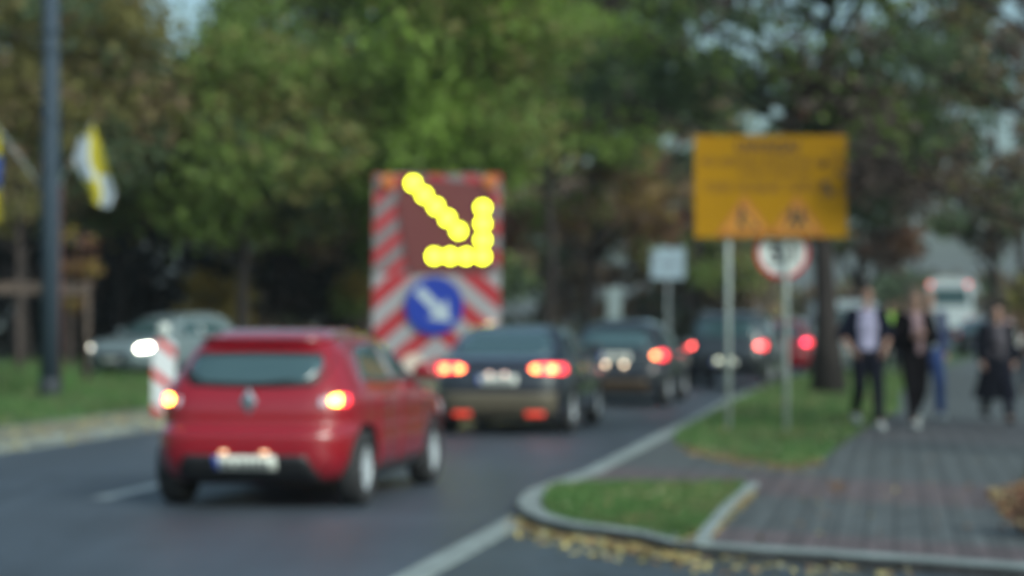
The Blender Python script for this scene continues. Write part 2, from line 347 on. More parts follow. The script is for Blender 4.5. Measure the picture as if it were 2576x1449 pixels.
# ------------------------------------------------------------------ trees
def wobble(p0, p1, n, amp):
    return [Vector(p0).lerp(Vector(p1), i/(n-1)) + (Vector((random.gauss(0, amp), random.gauss(0, amp), 0)) if 0 < i < n-1 else Vector()) for i in range(n)]
def crown_mesh(parent, clumps, n, size, mats, wt, flat=.75):
    C = np.array([c[0] for c in clumps]); Rr = np.array([c[1] for c in clumps]); p = Rr**2.2; p /= p.sum()
    k = rng.choice(len(clumps), n, p=p)
    d = rng.normal(size=(n, 3)); d /= np.linalg.norm(d, axis=1)[:, None]
    rad = rng.uniform(.15, 1.0, n)**.5*(1 + rng.normal(0, .24, n))
    pos = C[k] + d*rad[:, None]*Rr[k][:, None]*np.array([1, 1, flat])
    s = size*rng.uniform(.6, 1.4, n)
    u = rng.normal(size=(n, 3)); u /= np.linalg.norm(u, axis=1)[:, None]; t = rng.normal(size=(n, 3)); v = np.cross(u, t); v /= np.linalg.norm(v, axis=1)[:, None]
    u *= s[:, None]; v *= s[:, None]*.62
    P = np.stack([pos-u, pos-v, pos+u, pos+v], 1)
    cl = rng.random(len(clumps))                 # per clump: colour preference and tone
    cum = np.cumsum(wt); pick = np.clip(cl[k] + rng.normal(0, .12, n), 0, .9999); mi = np.searchsorted(cum, pick)
    tone = np.clip(rng.random(len(clumps))[k]*.35 + rng.random(n)*.65, 0, 1)
    return polys('crown', P, mats, np.clip(mi, 0, len(mats)-1), tone, parent)
LM = dict(green=leafmat('green leaf', (.17, .245, .06), .5), lime=leafmat('bright green leaf', (.21, .32, .06), .5), dark=leafmat('dark green leaf', (.075, .11, .055), .45),
          olive=leafmat('olive leaf', (.20, .185, .065), .5), brown=leafmat('brown leaf', (.20, .135, .085), .45), rust=leafmat('rust leaf', (.22, .10, .065), .45), shade=leafmat('shadowed undergrowth leaf', (.018, .02, .018), .2), gold=leafmat('golden leaf', (.28, .20, .05), .5),  # the near-black shade leaf carries the wood's deep shadow in its colour
          deep=leafmat('deep brown leaf', (.10, .075, .065), .4))
def tree(px, Y, height, crad, cbot, label, kinds, wt, n=9000, size=.13, nclump=40, bk=None, trunk=.2, lean=0, group='trees lining the road', cl_r=(.7, 1.3), name='tree', z0=0.09, shift=(0, 0)):
    x = (px - CX) / F * Y
    t = thing(name, (x, Y, z0), 0, label, 'tree', group)
    mb = MB(); top = Vector((lean, 0, height*.8)); path = wobble((0, 0, -.05), top, 7, trunk*.35)
    mb.tube(path, [trunk*1.5] + [trunk*(1-.8*i/6) for i in range(1, 7)], 10)
    cz0, cz1 = cbot, height; clumps = []
    for i in range(nclump):
        z = random.uniform(0, 1); rr = crad*math.sqrt(max(.05, 1-(2*z-.85)**2*.75)); a = random.uniform(0, 6.283); q = rr*math.sqrt(random.uniform(.08, 1))
        c = Vector((shift[0] + lean*.5 + q*math.cos(a), shift[1] + q*math.sin(a), cz0 + z*(cz1-cz0))); r = random.uniform(*cl_r)
        clumps.append((tuple(c), r))
        if i % 3 == 0:
            h0 = min(max(.25*height, c.z-1.6), height*.75); b0 = path[0].lerp(path[-1], min(1, h0/(height*.8)))
            mb.tube(wobble(b0, c, 4, .12), [trunk*.38, trunk*.28, trunk*.17, trunk*.06], 6)
    mb.build('trunk', bk or bark, t, True)
    crown_mesh(t, clumps, n, size, [LM[k] for k in kinds], wt)
    return t
tree(60, 60, 12, 3.4, 3.9, 'tall tree with olive and brown leaves behind the grey pole on the left', ('olive', 'brown', 'dark'), (.4, .35, .25), 18000, .13, 69, cl_r=(.8, 1.6))
tree(300, 68, 8.2, 3.6, 4.3, 'brown and green tree rising behind the white car', ('brown', 'olive', 'green'), (.4, .3, .3), 16500, .14, 69, cl_r=(.8, 1.6))
tree(610, 63, 8.3, 3.2, 4.0, 'broad green tree above the roof of the red hatchback', ('green', 'olive', 'dark'), (.5, .3, .2), 18000, .13, 66, cl_r=(.8, 1.6))
tree(860, 72, 14, 3.8, 3.8, 'tall green tree with brown patches left of the arrow board', ('green', 'lime', 'brown'), (.5, .25, .25), 19500, .14, 75, cl_r=(.8, 1.6))
tree(1130, 64, 13, 3.4, 5.4, 'bright green tree rising straight above the arrow board', ('lime', 'green', 'olive'), (.5, .35, .15), 21000, .13, 69, cl_r=(.8, 1.6))
tree(1380, 76, 13, 4.0, 6.6, 'green tree with a high crown just right of the arrow board', ('lime', 'green', 'dark'), (.4, .35, .25), 16500, .14, 60, cl_r=(.8, 1.6))
tree(1495, 82, 12, 4.0, 3.6, 'autumn brown tree with a dark trunk between the two boards', ('rust', 'gold', 'brown', 'green'), (.25, .2, .4, .15), 12000, .13, 44, trunk=.24, cl_r=(.6, 1.1))
tree(1750, 124, 15, 4.6, 3.0, 'brown and green tree far back to the left of the yellow board', ('brown', 'dark', 'olive', 'green'), (.3, .3, .2, .2), 13000, .18, 44)
tree(2085, 46, 11, 4.0, 4.9, 'dark trunked tree on the right lawn behind the yellow board', ('dark', 'green', 'deep'), (.55, .2, .25), 14000, .10, 66, trunk=.25, z0=Z1, shift=(-.9, 0), cl_r=(.5, 1.0))
tree(2570, 92, 14, 5.0, 5.6, 'brown leaved tree far down the pavement', ('deep', 'brown', 'dark'), (.4, .35, .25), 6500, .15, 36, z0=Z1, cl_r=(.5, 1.0))
tree(2165, 72, 8.6, 3.2, 3.4, 'tall reddish brown tree high above the walking men', ('deep', 'rust', 'brown', 'dark'), (.4, .15, .2, .25), 11500, .13, 50, z0=Z1, cl_r=(.5, 1.0))
tree(2500, 58, 9.2, 3.6, 3.2, 'dark brown tree on the right behind the woman in the long coat', ('deep', 'brown', 'dark'), (.6, .1, .3), 6500, .10, 36, trunk=.14, z0=Z1, cl_r=(.4, .9))
tree(2860, 30, 8.5, 3.0, 2.6, 'brown tree overhanging the pavement from the right edge', ('deep', 'dark', 'brown', 'olive'), (.45, .25, .2, .1), 8500, .06, 66, z0=Z1, shift=(-.75, 0), cl_r=(.25, .6), trunk=.16)
tree(930, 96, 15, 5, 3.5, 'tall dark green tree at the back of the left park', ('dark', 'green', 'brown'), (.5, .25, .25), 7000, .18, 40)
tree(60, 90, 15, 5, 2.5, 'dark tree at the back of the park beside the left frame edge', ('dark', 'olive', 'brown'), (.5, .25, .25), 7000, .18, 40)
tree(1080, 100, 14, 5, 2.5, 'dark green tree far behind the arrow board', ('dark', 'green', 'brown'), (.5, .25, .25), 7000, .18, 40)
# far-off wood closing the view
def wood_mass(name, x0, x1, y0, y1, h, n, size, kinds, wt, label):
    cl = [((random.uniform(x0, x1), random.uniform(y0, y1), random.uniform(.3, h)), random.uniform(.9, 1.8)) for _ in range(int((x1-x0)*h*.9))]
    o = crown_mesh(None, cl, n, size, [LM[k] for k in kinds], wt); o.name = name; tag(o, label, 'woodland', kind='stuff')
wood_mass('undergrowth', -28, -2.2, 74, 80, 6.2, 40000, .17, ('shade', 'deep'), (.85, .15), 'undergrowth of the park behind the left trees, deep shade put into its leaf colour')
wood_mass('distant_wood', -14, 14, 128, 136, 9.5, 26000, .32, ('dark', 'brown', 'deep', 'olive'), (.35, .25, .2, .2), 'distant dark wood closing the road')
wood_mass('distant_wood', 12, 40, 150, 160, 3.4, 14000, .3, ('deep', 'brown', 'dark'), (.4, .3, .3), 'distant wood beyond the end of the pavement')
wood_mass('distant_wood', -70, 70, -75, -55, 9, 16000, .45, ('deep', 'brown', 'dark'), (.4, .3, .3), 'unseen dark wood added behind the viewer to darken reflections')  # out of view; added so the car rears mirror less pale sky
def shrub(px, py, Y, h, r, label, kinds, wt, n, size, z0=.09):
    x = (px-CX)/F*Y; t = thing('shrub', (x, Y, z0), 0, label, 'shrub'); mb = MB(); cl = []
    for i in range(10):
        a = random.uniform(0, 6.28); c = Vector((r*.6*math.cos(a), r*.6*math.sin(a), random.uniform(.35, .85)*h)); cl.append((tuple(c), r*.45))
        mb.tube(wobble((0, 0, -.02), c, 4, .03), [.03, .022, .015, .008], 6)
    mb.build('stem', bark2, t); crown_mesh(t, cl, n, size, [LM[k] for k in kinds], wt).name = 'foliage'
    return t
shrub(535, 0, 66, 3.0, 1.1, 'golden green shrub above the rear of the white car', ('gold', 'olive'), (.6, .4), 2500, .08)
shrub(930, 0, 70, 3.4, 1.3, 'yellow green shrub at the left edge of the arrow board', ('gold', 'olive', 'green'), (.4, .3, .3), 2500, .08)
shrub(2680, 0, 16.3, .30, .45, 'rusty brown shrub at the right edge of the pavement', ('rust', 'brown', 'deep'), (.15, .35, .5), 700, .032, Z1)
shrub(2655, 0, 26, 2.4, .5, 'dark brown shrub at the right frame edge behind the long coat', ('brown', 'deep', 'olive'), (.4, .4, .2), 2000, .045, Z1)
# staked saplings
def sapling(px, Y, label, kinds, h=3.2, sp=.62):
    x = (px-CX)/F*Y; t = thing('staked_sapling', (x, Y, .09), R(12), label, 'tree', 'young trees tied to wooden stakes')
    mb = MB(); mb.tube(wobble((0, 0, -.02), (0, 0, h), 6, .02), [.06, .055, .05, .04, .03, .015], 8)
    for i in range(6):
        z = 1.9+.22*i; a = i*2.4; mb.tube([(0, 0, z), (.5*math.cos(a), .5*math.sin(a), z+.45)], [.014, .005], 5)
    mb.build('trunk', bark2, t, True)
    for sx, sy in ((-sp, -.3), (sp, -.3), (0, .55)):
        MB().tube([(sx, sy, -.05), (sx, sy, 2.25)], .075, 8).build('stake', wood, t, True)
    m = MB()
    for z in (2.12, 1.98): m.box((0, -.36, z), (2*sp+.12, .03, .09))
    m.box((-sp/2, .12, 2.05), (.03, 1.0, .08), 0, Matrix.Rotation(R(-35), 3, 'Z')); m.box((sp/2, .12, 2.05), (.03, 1.0, .08), 0, Matrix.Rotation(R(35), 3, 'Z'))
    m.build('crossbar', wood, t)
    cl = [((random.uniform(-.5, .5), random.uniform(-.5, .5), h-.9+random.uniform(0, 1.5)), .35) for _ in range(7)]
    crown_mesh(t, cl, 420, .06, [LM[k] for k in kinds], (.5, .5))
sapling(48, 51, 'young tree in a frame of stakes left of the grey pole', ('olive', 'brown'), 4.4)
sapling(178, 54, 'young tree with brown stakes just right of the grey pole', ('rust', 'gold'), 2.7, .35)
sapling(624, 72, 'young tree in a stake frame behind the white car', ('gold', 'olive'), 3.4, .42)

# ------------------------------------------------------------------ cars
def interp(tab, z):
    zs = [r[0] for r in tab]
    if z <= zs[0]: return tab[0][1:]
    if z >= zs[-1]: return tab[-1][1:]
    i = max(k for k in range(len(zs)) if zs[k] <= z); i = min(i, len(zs)-2)
    h = zs[i+1]-zs[i]; u = (z-zs[i])/h; out = []
    for c in range(1, len(tab[0])):
        def sl(k):
            if k <= 0: return (tab[1][c]-tab[0][c])/(zs[1]-zs[0])
            if k >= len(zs)-1: return (tab[-1][c]-tab[-2][c])/(zs[-1]-zs[-2])
            a = (tab[k][c]-tab[k-1][c])/(zs[k]-zs[k-1]); b = (tab[k+1][c]-tab[k][c])/(zs[k+1]-zs[k])
            return 0 if a*b <= 0 else 2*a*b/(a+b)
        m0, m1 = sl(i)*h, sl(i+1)*h; p0, p1 = tab[i][c], tab[i+1][c]
        out.append((2*u**3-3*u*u+1)*p0 + (u**3-2*u*u+u)*m0 + (-2*u**3+3*u*u)*p1 + (u**3-u*u)*m1)
    return out
class Shape:
    def __init__(s, tab, n=7): s.t, s.n = tab, n; s.z0, s.z1 = tab[0][0], tab[-1][0]
    def rear(s, x, z, off=0):
        yf, yr, w = interp(s.t, z); yc, L = (yf+yr)/2, (yf-yr)/2; q = min(.9995, abs(x)/w)
        return Vector((x, yc - L*(1-q**s.n)**(1/s.n) - off, z))
    def front(s, x, z, off=0):
        yf, yr, w = interp(s.t, z); yc, L = (yf+yr)/2, (yf-yr)/2; q = min(.9995, abs(x)/w)
        return Vector((x, yc + L*(1-q**s.n)**(1/s.n) + off, z))
    def side(s, y, z, sg, off=0):
        yf, yr, w = interp(s.t, z); yc, L = (yf+yr)/2, (yf-yr)/2; q = min(.9995, abs(y-yc)/L)
        return Vector((sg*(w*(1-q**s.n)**(1/s.n) + off), y, z))
    def wrap(s, a, z, sg, off=0):     # a: 0 at the rear centre, 90 at the side; off along the outward normal
        yf, yr, w = interp(s.t, z); yc, L = (yf+yr)/2, (yf-yr)/2
        def pt(d):
            e = 2/s.n; return Vector((sg*w*abs(math.sin(R(d)))**e, yc-L*math.copysign(abs(math.cos(R(d)))**e, math.cos(R(d))), z))
        p = pt(a); tg = (pt(a+1)-pt(a-1)).normalized(); nrm = Vector((-tg.y, tg.x, 0))*(-sg)
        return p + nrm*off
def patch(fn, c, m, name, parent, off=.004, th=.02, nu=10, nv=8, rnd=0.0):
    """curved plate with thickness: c = four (a,b) corners mapped onto a body surface"""
    def uv(u, v):
        if rnd:
            uu, vv = 2*u-1, 2*v-1
            du, dv = uu*math.sqrt(1-vv*vv/2), vv*math.sqrt(1-uu*uu/2)
            u = ((1-rnd)*uu + rnd*du)/2+.5; v = ((1-rnd)*vv + rnd*dv)/2+.5
        a = [(1-u)*(1-v), u*(1-v), u*v, (1-u)*v]
        return sum(a[i]*c[i][0] for i in range(4)), sum(a[i]*c[i][1] for i in range(4))
    mb = MB(); g = [[uv(i/nu, j/nv) for i in range(nu+1)] for j in range(nv+1)]; N = (nu+1)*(nv+1)
    vs = [fn(*q, off) for r in g for q in r] + [fn(*q, off-th) for r in g for q in r]; fs = []
    for j in range(nv):
        for i in range(nu):
            a = j*(nu+1)+i; fs += [(a, a+1, a+nu+2, a+nu+1), (N+a, N+a+nu+1, N+a+nu+2, N+a+1)]
    rim = [i for i in range(nu+1)] + [(nu+1)*j+nu for j in range(1, nv+1)] + [(nu+1)*nv+i for i in range(nu-1, -1, -1)] + [(nu+1)*j for j in range(nv-1, 0, -1)]
    for k in range(len(rim)): a, b = rim[k], rim[(k+1) % len(rim)]; fs.append((b, a, N+a, N+b))
    mb.add(vs, fs); o = mb.build(name, m, parent, True); fix_normals(o.data)
    return o
HATCH = [(.19, 1.80, -1.80, .72), (.25, 1.96, -1.95, .81), (.42, 2.03, -2.06, .86), (.58, 2.03, -2.07, .868), (.63, 2.01, -2.05, .866), (.665, 1.99, -1.955, .864), (.70, 1.98, -1.95, .862), (.79, 1.82, -1.945, .868), (.87, 1.45, -1.925, .862), (.94, 1.08, -1.89, .838), (1.02, .90, -1.84, .79), (1.15, .66, -1.74, .72), (1.27, .42, -1.64, .65), (1.36, .16, -1.54, .565), (1.41, -.06, -1.38, .47), (1.44, -.26, -1.2, .42), (1.452, -.4, -1.0, .26)]
def scaled(tab, L=1, Wd=1, Hh=1, cut=None): return [(z*Hh if z > .3 else z, a*L, b*L, w*Wd) for z, a, b, w in tab]
SEDAN = [(.19, 2.05, -2.0, .76), (.25, 2.2, -2.15, .85), (.42, 2.27, -2.25, .90), (.60, 2.27, -2.27, .905), (.72, 2.2, -2.26, .90), (.80, 2.0, -2.25, .89), (.88, 1.6, -2.23, .88), (.96, 1.15, -2.18, .865), (1.01, 1.0, -1.98, .84), (1.05, .93, -1.80, .82), (1.15, .72, -1.58, .765), (1.27, .44, -1.32, .70), (1.36, .18, -1.08, .63), (1.40, 0, -.92, .56), (1.43, -.15, -.75, .44), (1.442, -.25, -.6, .28)]
SUV = [(.24, 2.0, -2.0, .78), (.32, 2.18, -2.15, .87), (.5, 2.25, -2.24, .915), (.7, 2.25, -2.25, .92), (.86, 2.18, -2.22, .915), (.97, 1.95, -2.2, .905), (1.05, 1.5, -2.18, .895), (1.12, 1.1, -2.16, .87), (1.25, .9, -2.1, .82), (1.4, .62, -2.02, .77), (1.5, .4, -1.96, .72), (1.57, .15, -1.88, .66), (1.61, -.1, -1.7, .54), (1.625, -.3, -1.5, .36)]
VAN = [(.25, 2.3, -2.35, .85), (.35, 2.45, -2.44, .93), (.6, 2.5, -2.5, .96), (.9, 2.42, -2.5, .96), (1.02, 2.2, -2.5, .955), (1.12, 1.85, -2.5, .95), (1.4, 1.55, -2.48, .92), (1.7, 1.22, -2.46, .89), (1.86, 1.0, -2.43, .85), (1.94, .8, -2.38, .78), (1.98, .5, -2.2, .62)]
def wheel(parent, x, y, r, sg, wd=.205):
    t = bpy.data.objects.new('wheel', None); col.objects.link(t); t.parent = parent; t.location = (x, y, r)
    mb = MB(); prof = [(-wd/2, r*.62), (-wd/2, r*.93), (-wd*.38, r), (wd*.38, r), (wd/2, r*.93), (wd/2, r*.62)]; n = 32
    vs = [(px, pr*math.cos(2*math.pi*j/n), pr*math.sin(2*math.pi*j/n)) for px, pr in prof for j in range(n)]
    k = len(prof); mb.add(vs, [(i*n+j, i*n+(j+1) % n, ((i+1) % k)*n+(j+1) % n, ((i+1) % k)*n+j) for i in range(k) for j in range(n)])
    o = mb.build('tyre', rubber, t, True); fix_normals(o.data)
    mb = MB(); ox = sg*wd*.42
    mb.tube([(ox-.1*sg, 0, 0), (ox-.05*sg, 0, 0)], r*.64, 28, 1)
    ring = [(ox-sg*.06, r*.64), (ox, r*.66), (ox, r*.58), (ox-sg*.03, r*.56)]
    vs = [(px, pr*math.cos(2*math.pi*j/n), pr*math.sin(2*math.pi*j/n)) for px, pr in ring for j in range(n)]
    mb.add(vs, [(i*n+j, i*n+(j+1) % n, ((i+1) % 4)*n+(j+1) % n, ((i+1) % 4)*n+j) for i in range(4) for j in range(n)])
    for i in range(8):
        a = 2*math.pi*i/8; mb.box((ox-sg*.02, .33*r*math.cos(a), .33*r*math.sin(a)), (.025, r*.55, r*.15), 0, Matrix.Rotation(a, 3, 'X'))
    mb.tube([(ox-sg*.03, 0, 0), (ox+sg*.005, 0, 0)], r*.15, 16)
    o = mb.build('rim', [alloy, black], t, False); fix_normals(o.data)
def car(name, loc, heading, label, cat, tab, paint, group=None, axles=(1.18, -1.41), wr=.31, rearwin=None, sidewin=None, wscreen=None, tail=None, plate=(.38, .26), lit=True, core=True,
        bumper=None, badge=None, doors=True, mirrors=True, n=7, headlit=False, head=None, reflectors=None, spoiler=False, brake=None, rail=False, corexz=None, grille=(.35, .55), plamps=None, bmat=None, cmat=None, winframe=None, wiper=False):
    S = Shape(tab, n); t = thing(name, (loc[0], loc[1], loc[2] if len(loc) > 2 else 0), -heading, label, cat, group)
    # body shell
    zs = []
    for i in range(len(tab)-1):
        for k in range(3): zs.append(tab[i][0] + (tab[i+1][0]-tab[i][0])*k/3)
    zs.append(tab[-1][0]); N = 72; vs = []
    for z in zs:
        yf, yr, w = interp(tab, z); yc, L = (yf+yr)/2, (yf-yr)/2
        for j in range(N):
            a = 2*math.pi*j/N; ca, sa = math.cos(a), math.sin(a); e = 2/n
            vs.append((w*math.copysign(abs(ca)**e, ca), yc + L*math.copysign(abs(sa)**e, sa), z))
    fs = [(i*N+j, i*N+(j+1) % N, (i+1)*N+(j+1) % N, (i+1)*N+j) for i in range(len(zs)-1) for j in range(N)] + [tuple(range(N))[::-1], tuple(range((len(zs)-1)*N, len(zs)*N))]
    mb = MB(); mb.add(vs, fs); body = mb.build('body', [paint, black], t, True); fix_normals(body.data)
    wmax = max(r[3] for r in tab)
    for ay in axles:
        for sg in (-1, 1):
            cut = MB().tube([(sg*(wmax-.30), ay, wr), (sg*(wmax+.2), ay, wr)], wr+.055, 28).build('cut', [paint, black]); fix_normals(cut.data)
            cut.data.polygons.foreach_set('material_index', [1]*len(cut.data.polygons)); cut.parent = t
            b = body.modifiers.new('b', 'BOOLEAN'); b.object = cut; b.operation = 'DIFFERENCE'; b.solver = 'EXACT'
    cuts = [m.object for m in body.modifiers]; bake(body)
    for c in cuts: bpy.data.objects.remove(c)
    body.name = 'body'; wx = wmax-.115
    for ay in axles:
        for sg in (-1, 1): wheel(t, sg*wx, ay, wr, sg)
    # glass
    rw = rearwin or ((-.62, 1.0), (.62, 1.0), (.5, 1.3), (-.5, 1.3))
    if winframe: patch(S.rear, winframe, black, 'window_frame', t, .004, .02, 14, 8, .4)
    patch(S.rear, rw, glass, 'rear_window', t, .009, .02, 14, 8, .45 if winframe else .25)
    if wiper: MB().tube([S.rear(0, .985, .03), S.rear(.05, 1.0, .035), S.rear(.36, 1.045, .03)], [.014, .009, .006], 6).build('wiper', black, t)
    ws = wscreen or ((-.66, .97), (.66, .97), (.5, 1.34), (-.5, 1.34))
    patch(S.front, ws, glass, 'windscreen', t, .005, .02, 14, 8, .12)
    sw = sidewin or (((.66, .98), (-.25, .98), (-.25, 1.32), (.14, 1.32)), ((-.33, .98), (-1.35, 1.02), (-1.12, 1.28), (-.33, 1.32)))
    for sg in (-1, 1):
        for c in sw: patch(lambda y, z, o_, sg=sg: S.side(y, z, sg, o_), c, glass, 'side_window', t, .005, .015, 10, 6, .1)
        if doors:
            y0 = axles[0]-wr-.12; y1 = axles[1]+wr+.10; ym = (sw[0][1][0]+sw[1][0][0])/2; zt = sw[0][0][1]-.04
            for a, b in ((y0, ym+.006), (ym-.006, y1)):
                d = patch(lambda y, z, o_, sg=sg: S.side(y, z, sg, o_), ((a, .30), (b, .30), (b-(.12 if b == y1 else 0), zt), (a-(0 if a == y0 else 0), zt)), paint, 'door', t, .004, .01, 10, 10)
                hy = b+.16; p = S.side(hy, zt-.09, sg, .02); MB().box(p, (.025, .17, .03)).build('handle', paint, d)
            p = patch(lambda y, z, o_, sg=sg: S.side(y, z, sg, o_), ((y0, .2), (y1, .2), (y1, .29), (y0, .29)), black, 'sill', t, .012, .03, 10, 2)
        if mirrors:
            yb = sw[0][0][0]-.02; zb = sw[0][0][1]+.04; p = S.side(yb, zb, sg, 0); mb = MB(); mb.ell(p+Vector((sg*.13, 0, .04)), (.11, .06, .075)); mb.tube([p, p+Vector((sg*.12, 0, .01))], .02, 6)
            mb.build('mirror', paint, t, True)
    # lamps
    tl = tail or ((28, .80), (58, .80), (60, .93), (30, .97)); z0 = sum(c[1] for c in tl)/4
    for sg in (-1, 1):
        L = patch(lambda a, z, o_, sg=sg: S.wrap(a, z, sg, o_), tl, lampred if lit else lampred_dim, 'tail_lamp', t, .01, .03, 12, 6, .5)
        if core and lit:
            for xc, zc in (corexz or ((.70, z0),)):
                fn = (lambda x, z, o_, sg=sg: S.rear(sg*x, z, o_))
                patch(fn, ((xc-.055, zc-.04), (xc+.055, zc-.04), (xc+.055, zc+.04), (xc-.055, zc+.04)), cmat or lampcore, 'bulb', L, .016, .01, 6, 4, 1)
    hd = head or ((152, .60), (112, .64), (114, .76), (150, .72))
    for sg in (-1, 1): patch(lambda a, z, o_, sg=sg: S.wrap(a, z, sg, o_), hd, headlamp if headlit else lampclear, 'headlight', t, .008, .03, 8, 6, .5)
    for sgn, fn in ((1, S.rear), (1, S.front)):
        z = plate[0] if fn == S.rear else .36
        p = patch(fn, ((-.26, z-.057), (.26, z-.057), (.26, z+.057), (-.26, z+.057)), plate_w, 'number_plate', t, .02, .03, 6, 2)
        q = patch(fn, ((-.257, z-.054), (-.22, z-.054), (-.22, z+.054), (-.257, z+.054)), blue_b, 'band', p, .023, .004, 2, 2)
        random.seed(3); mb = MB(); x = -.19
        for k in range(7):
            wv = random.choice((.03, .035, .04)); c = fn(x+wv/2, z, .0225)
            mb.box(c, (wv*.75, .003, .07)); x += wv+.018+(.03 if k == 1 else 0)
        a, b_ = fn(-.19, z-.034, .0232), fn(.19, z-.034, .0232); mb.box((0, fn(0, z, .0232).y, z-.034), (.38, .002, .003))
        mb.build('characters', ink, p)
    if plamps:
        for sg in (-1, 1): patch(S.rear, ((sg*plamps[1]-.03, plamps[0]-.012), (sg*plamps[1]+.03, plamps[0]-.012), (sg*plamps[1]+.03, plamps[0]+.012), (sg*plamps[1]-.03, plamps[0]+.012)), mat('plate lamp %s' % name + str(plamps[3]), (.8, .7, .6), .3, emit=plamps[2], es=plamps[3]), 'plate_lamp', t, .03, .02, 2, 2)
    if bumper: patch(S.rear, bumper, bmat or black, 'bumper_insert', t, .012, .04, 16, 6)
    patch(S.front, ((-.45, grille[0]), (.45, grille[0]), (.5, grille[1]), (-.5, grille[1])), black, 'grille', t, .006, .02, 12, 4)
    if badge:
        z, s_ = badge; y = S.rear(0, z, .02).y; mb = MB()
        o4 = [(0, s_), (s_*.62, 0), (0, -s_), (-s_*.62, 0)]; i4 = [(a*.55, b*.6) for a, b in o4]
        vs = [(a, y, z+b) for a, b in o4] + [(a, y-.006, z+b) for a, b in i4] + [(a, y+.03, z+b) for a, b in o4]
        mb.add(vs, [(i, (i+1) % 4, 4+(i+1) % 4, 4+i) for i in range(4)] + [((i+1) % 4, i, 8+i, 8+(i+1) % 4) for i in range(4)] + [(4, 5, 6, 7)])
        mb.build('badge', chrome, t)
    if reflectors:
        for sg in (-1, 1): x, z = reflectors; x *= sg; patch(S.rear, ((x-.12, z-.03), (x+.12, z-.03), (x+.12, z+.03), (x-.12, z+.03)), reflect_red, 'reflector', t, .014, .02, 4, 2)
    if spoiler:
        zt = spoiler; mb = MB(); P = []
        for i in range(13):
            x = -.56+i*1.12/12; y = S.rear(x, zt, 0).y; P.append((x, y))
        vs = [(x, y+.22, zt+.035) for x, y in P] + [(x, y-.10, zt+.02) for x, y in P] + [(x, y-.09, zt-.015) for x, y in P] + [(x, y+.15, zt-.03) for x, y in P]
        fs = [(r*13+i, r*13+i+1, ((r+1) % 4)*13+i+1, ((r+1) % 4)*13+i) for r in range(4) for i in range(12)] + [(0, 13, 26, 39), (51, 38, 25, 12)]
        mb.add(vs, fs); o = mb.build('spoiler', paint, t, True); fix_normals(o.data)
        mb = MB(); mb.tube([(0, -.9, tab[-1][0]-.01), (0, -1.02, tab[-1][0]+.1)], [.008, .004], 6); mb.build('aerial', black, t)
    if brake: x = brake; patch(S.rear, ((-.14, x), (.14, x), (.14, x+.025), (-.14, x+.025)), lampred_dim, 'brake_lamp', t, .014, .02, 4, 1)
    if rail:
        for sg in (-1, 1):
            MB().tube([(sg*.56, .0, tab[-1][0]-.04), (sg*.56, -.15, tab[-1][0]+.02), (sg*.56, -1.3, tab[-1][0]+.02), (sg*.56, -1.45, tab[-1][0]-.04)], .015, 6).build('roof_rail', steel, t)
    return t
def put(px, Y, heading, half, lateral=0):
    """centre of a car whose rear centre stands at pixel column px, depth Y"""
    return ((px-CX)/F*Y + half*math.sin(heading), Y + half*math.cos(heading), 0)
red = mat('red paint', (.25, .004, .012), .3, coat=1.0, spec=.5)
navy = mat('dark blue grey paint', (.010, .011, .020), .3, coat=1.0)
darkgrey = mat('dark grey paint', (.014, .016, .022), .3, coat=1.0)
blackp = mat('black paint', (.012, .014, .018), .3, coat=1.0)
silver = mat('silver white paint', (.18, .23, .25), .35, coat=1.0)
white = mat('white paint', (.42, .47, .49), .4, coat=.6)
rcar = car('hatchback', (-1.765, 21.35), R(10.4), 'red hatchback seen from behind with both tail lamps lit', 'car', HATCH, red, 'cars queuing in the right lane', rearwin=((-.50, 1.005), (.50, 1.005), (.60, 1.235), (-.60, 1.235)), winframe=((-.56, .97), (.56, .97), (.665, 1.265), (-.665, 1.265)), wiper=True, n=6.2,
    tail=((27, .83), (46, .83), (48, .92), (27, .92)), corexz=((.71, .875),), plamps=(.46, .17, (1, .5, .2), 1.2), bumper=((-.62, .2), (.62, .2), (.50, .44), (-.50, .44)), plate=(.375, .26), badge=(.86, .11), spoiler=1.35)
for sg in (-1, 1):   # small reversing lens inboard of each cluster
    patch(lambda a, z, o_, sg=sg: Shape(HATCH).wrap(a, z, sg, o_), ((14, .82), (18, .82), (18, .90), (14, .90)), lampclear, 'reversing_lamp', rcar, .012, .02, 6, 4, 1)
car('sedan', put(1250, 31.3, R(9), 2.27), R(9), 'dark sedan with pale plate queuing directly ahead of the red hatchback', 'car', SEDAN, navy, 'cars queuing in the right lane', axles=(1.35, -1.38), wr=.33,
    rearwin=((-.66, 1.045), (.66, 1.045), (.52, 1.36), (-.52, 1.36)), sidewin=(((.72, 1.02), (-.2, 1.02), (-.2, 1.34), (.16, 1.34)), ((-.28, 1.02), (-1.25, 1.05), (-.95, 1.33), (-.28, 1.34))), wscreen=((-.7, 1.0), (.7, 1.0), (.54, 1.35), (-.54, 1.35)),
    tail=((4, .82), (60, .80), (62, .92), (4.5, .93)), corexz=((.50, .865), (.71, .865)), plamps=(.80, .10, (1, .6, .5), 1.6), plate=(.72, .3), reflectors=(.48, .28), bumper=((-.75, .23), (.75, .23), (.78, .56), (-.78, .56)), cmat=lampcore2, bmat=mat('headlight glow bumper', (.10, .083, .058), .45))  # insert's beige-brown stands in for headlight glow from the car behind
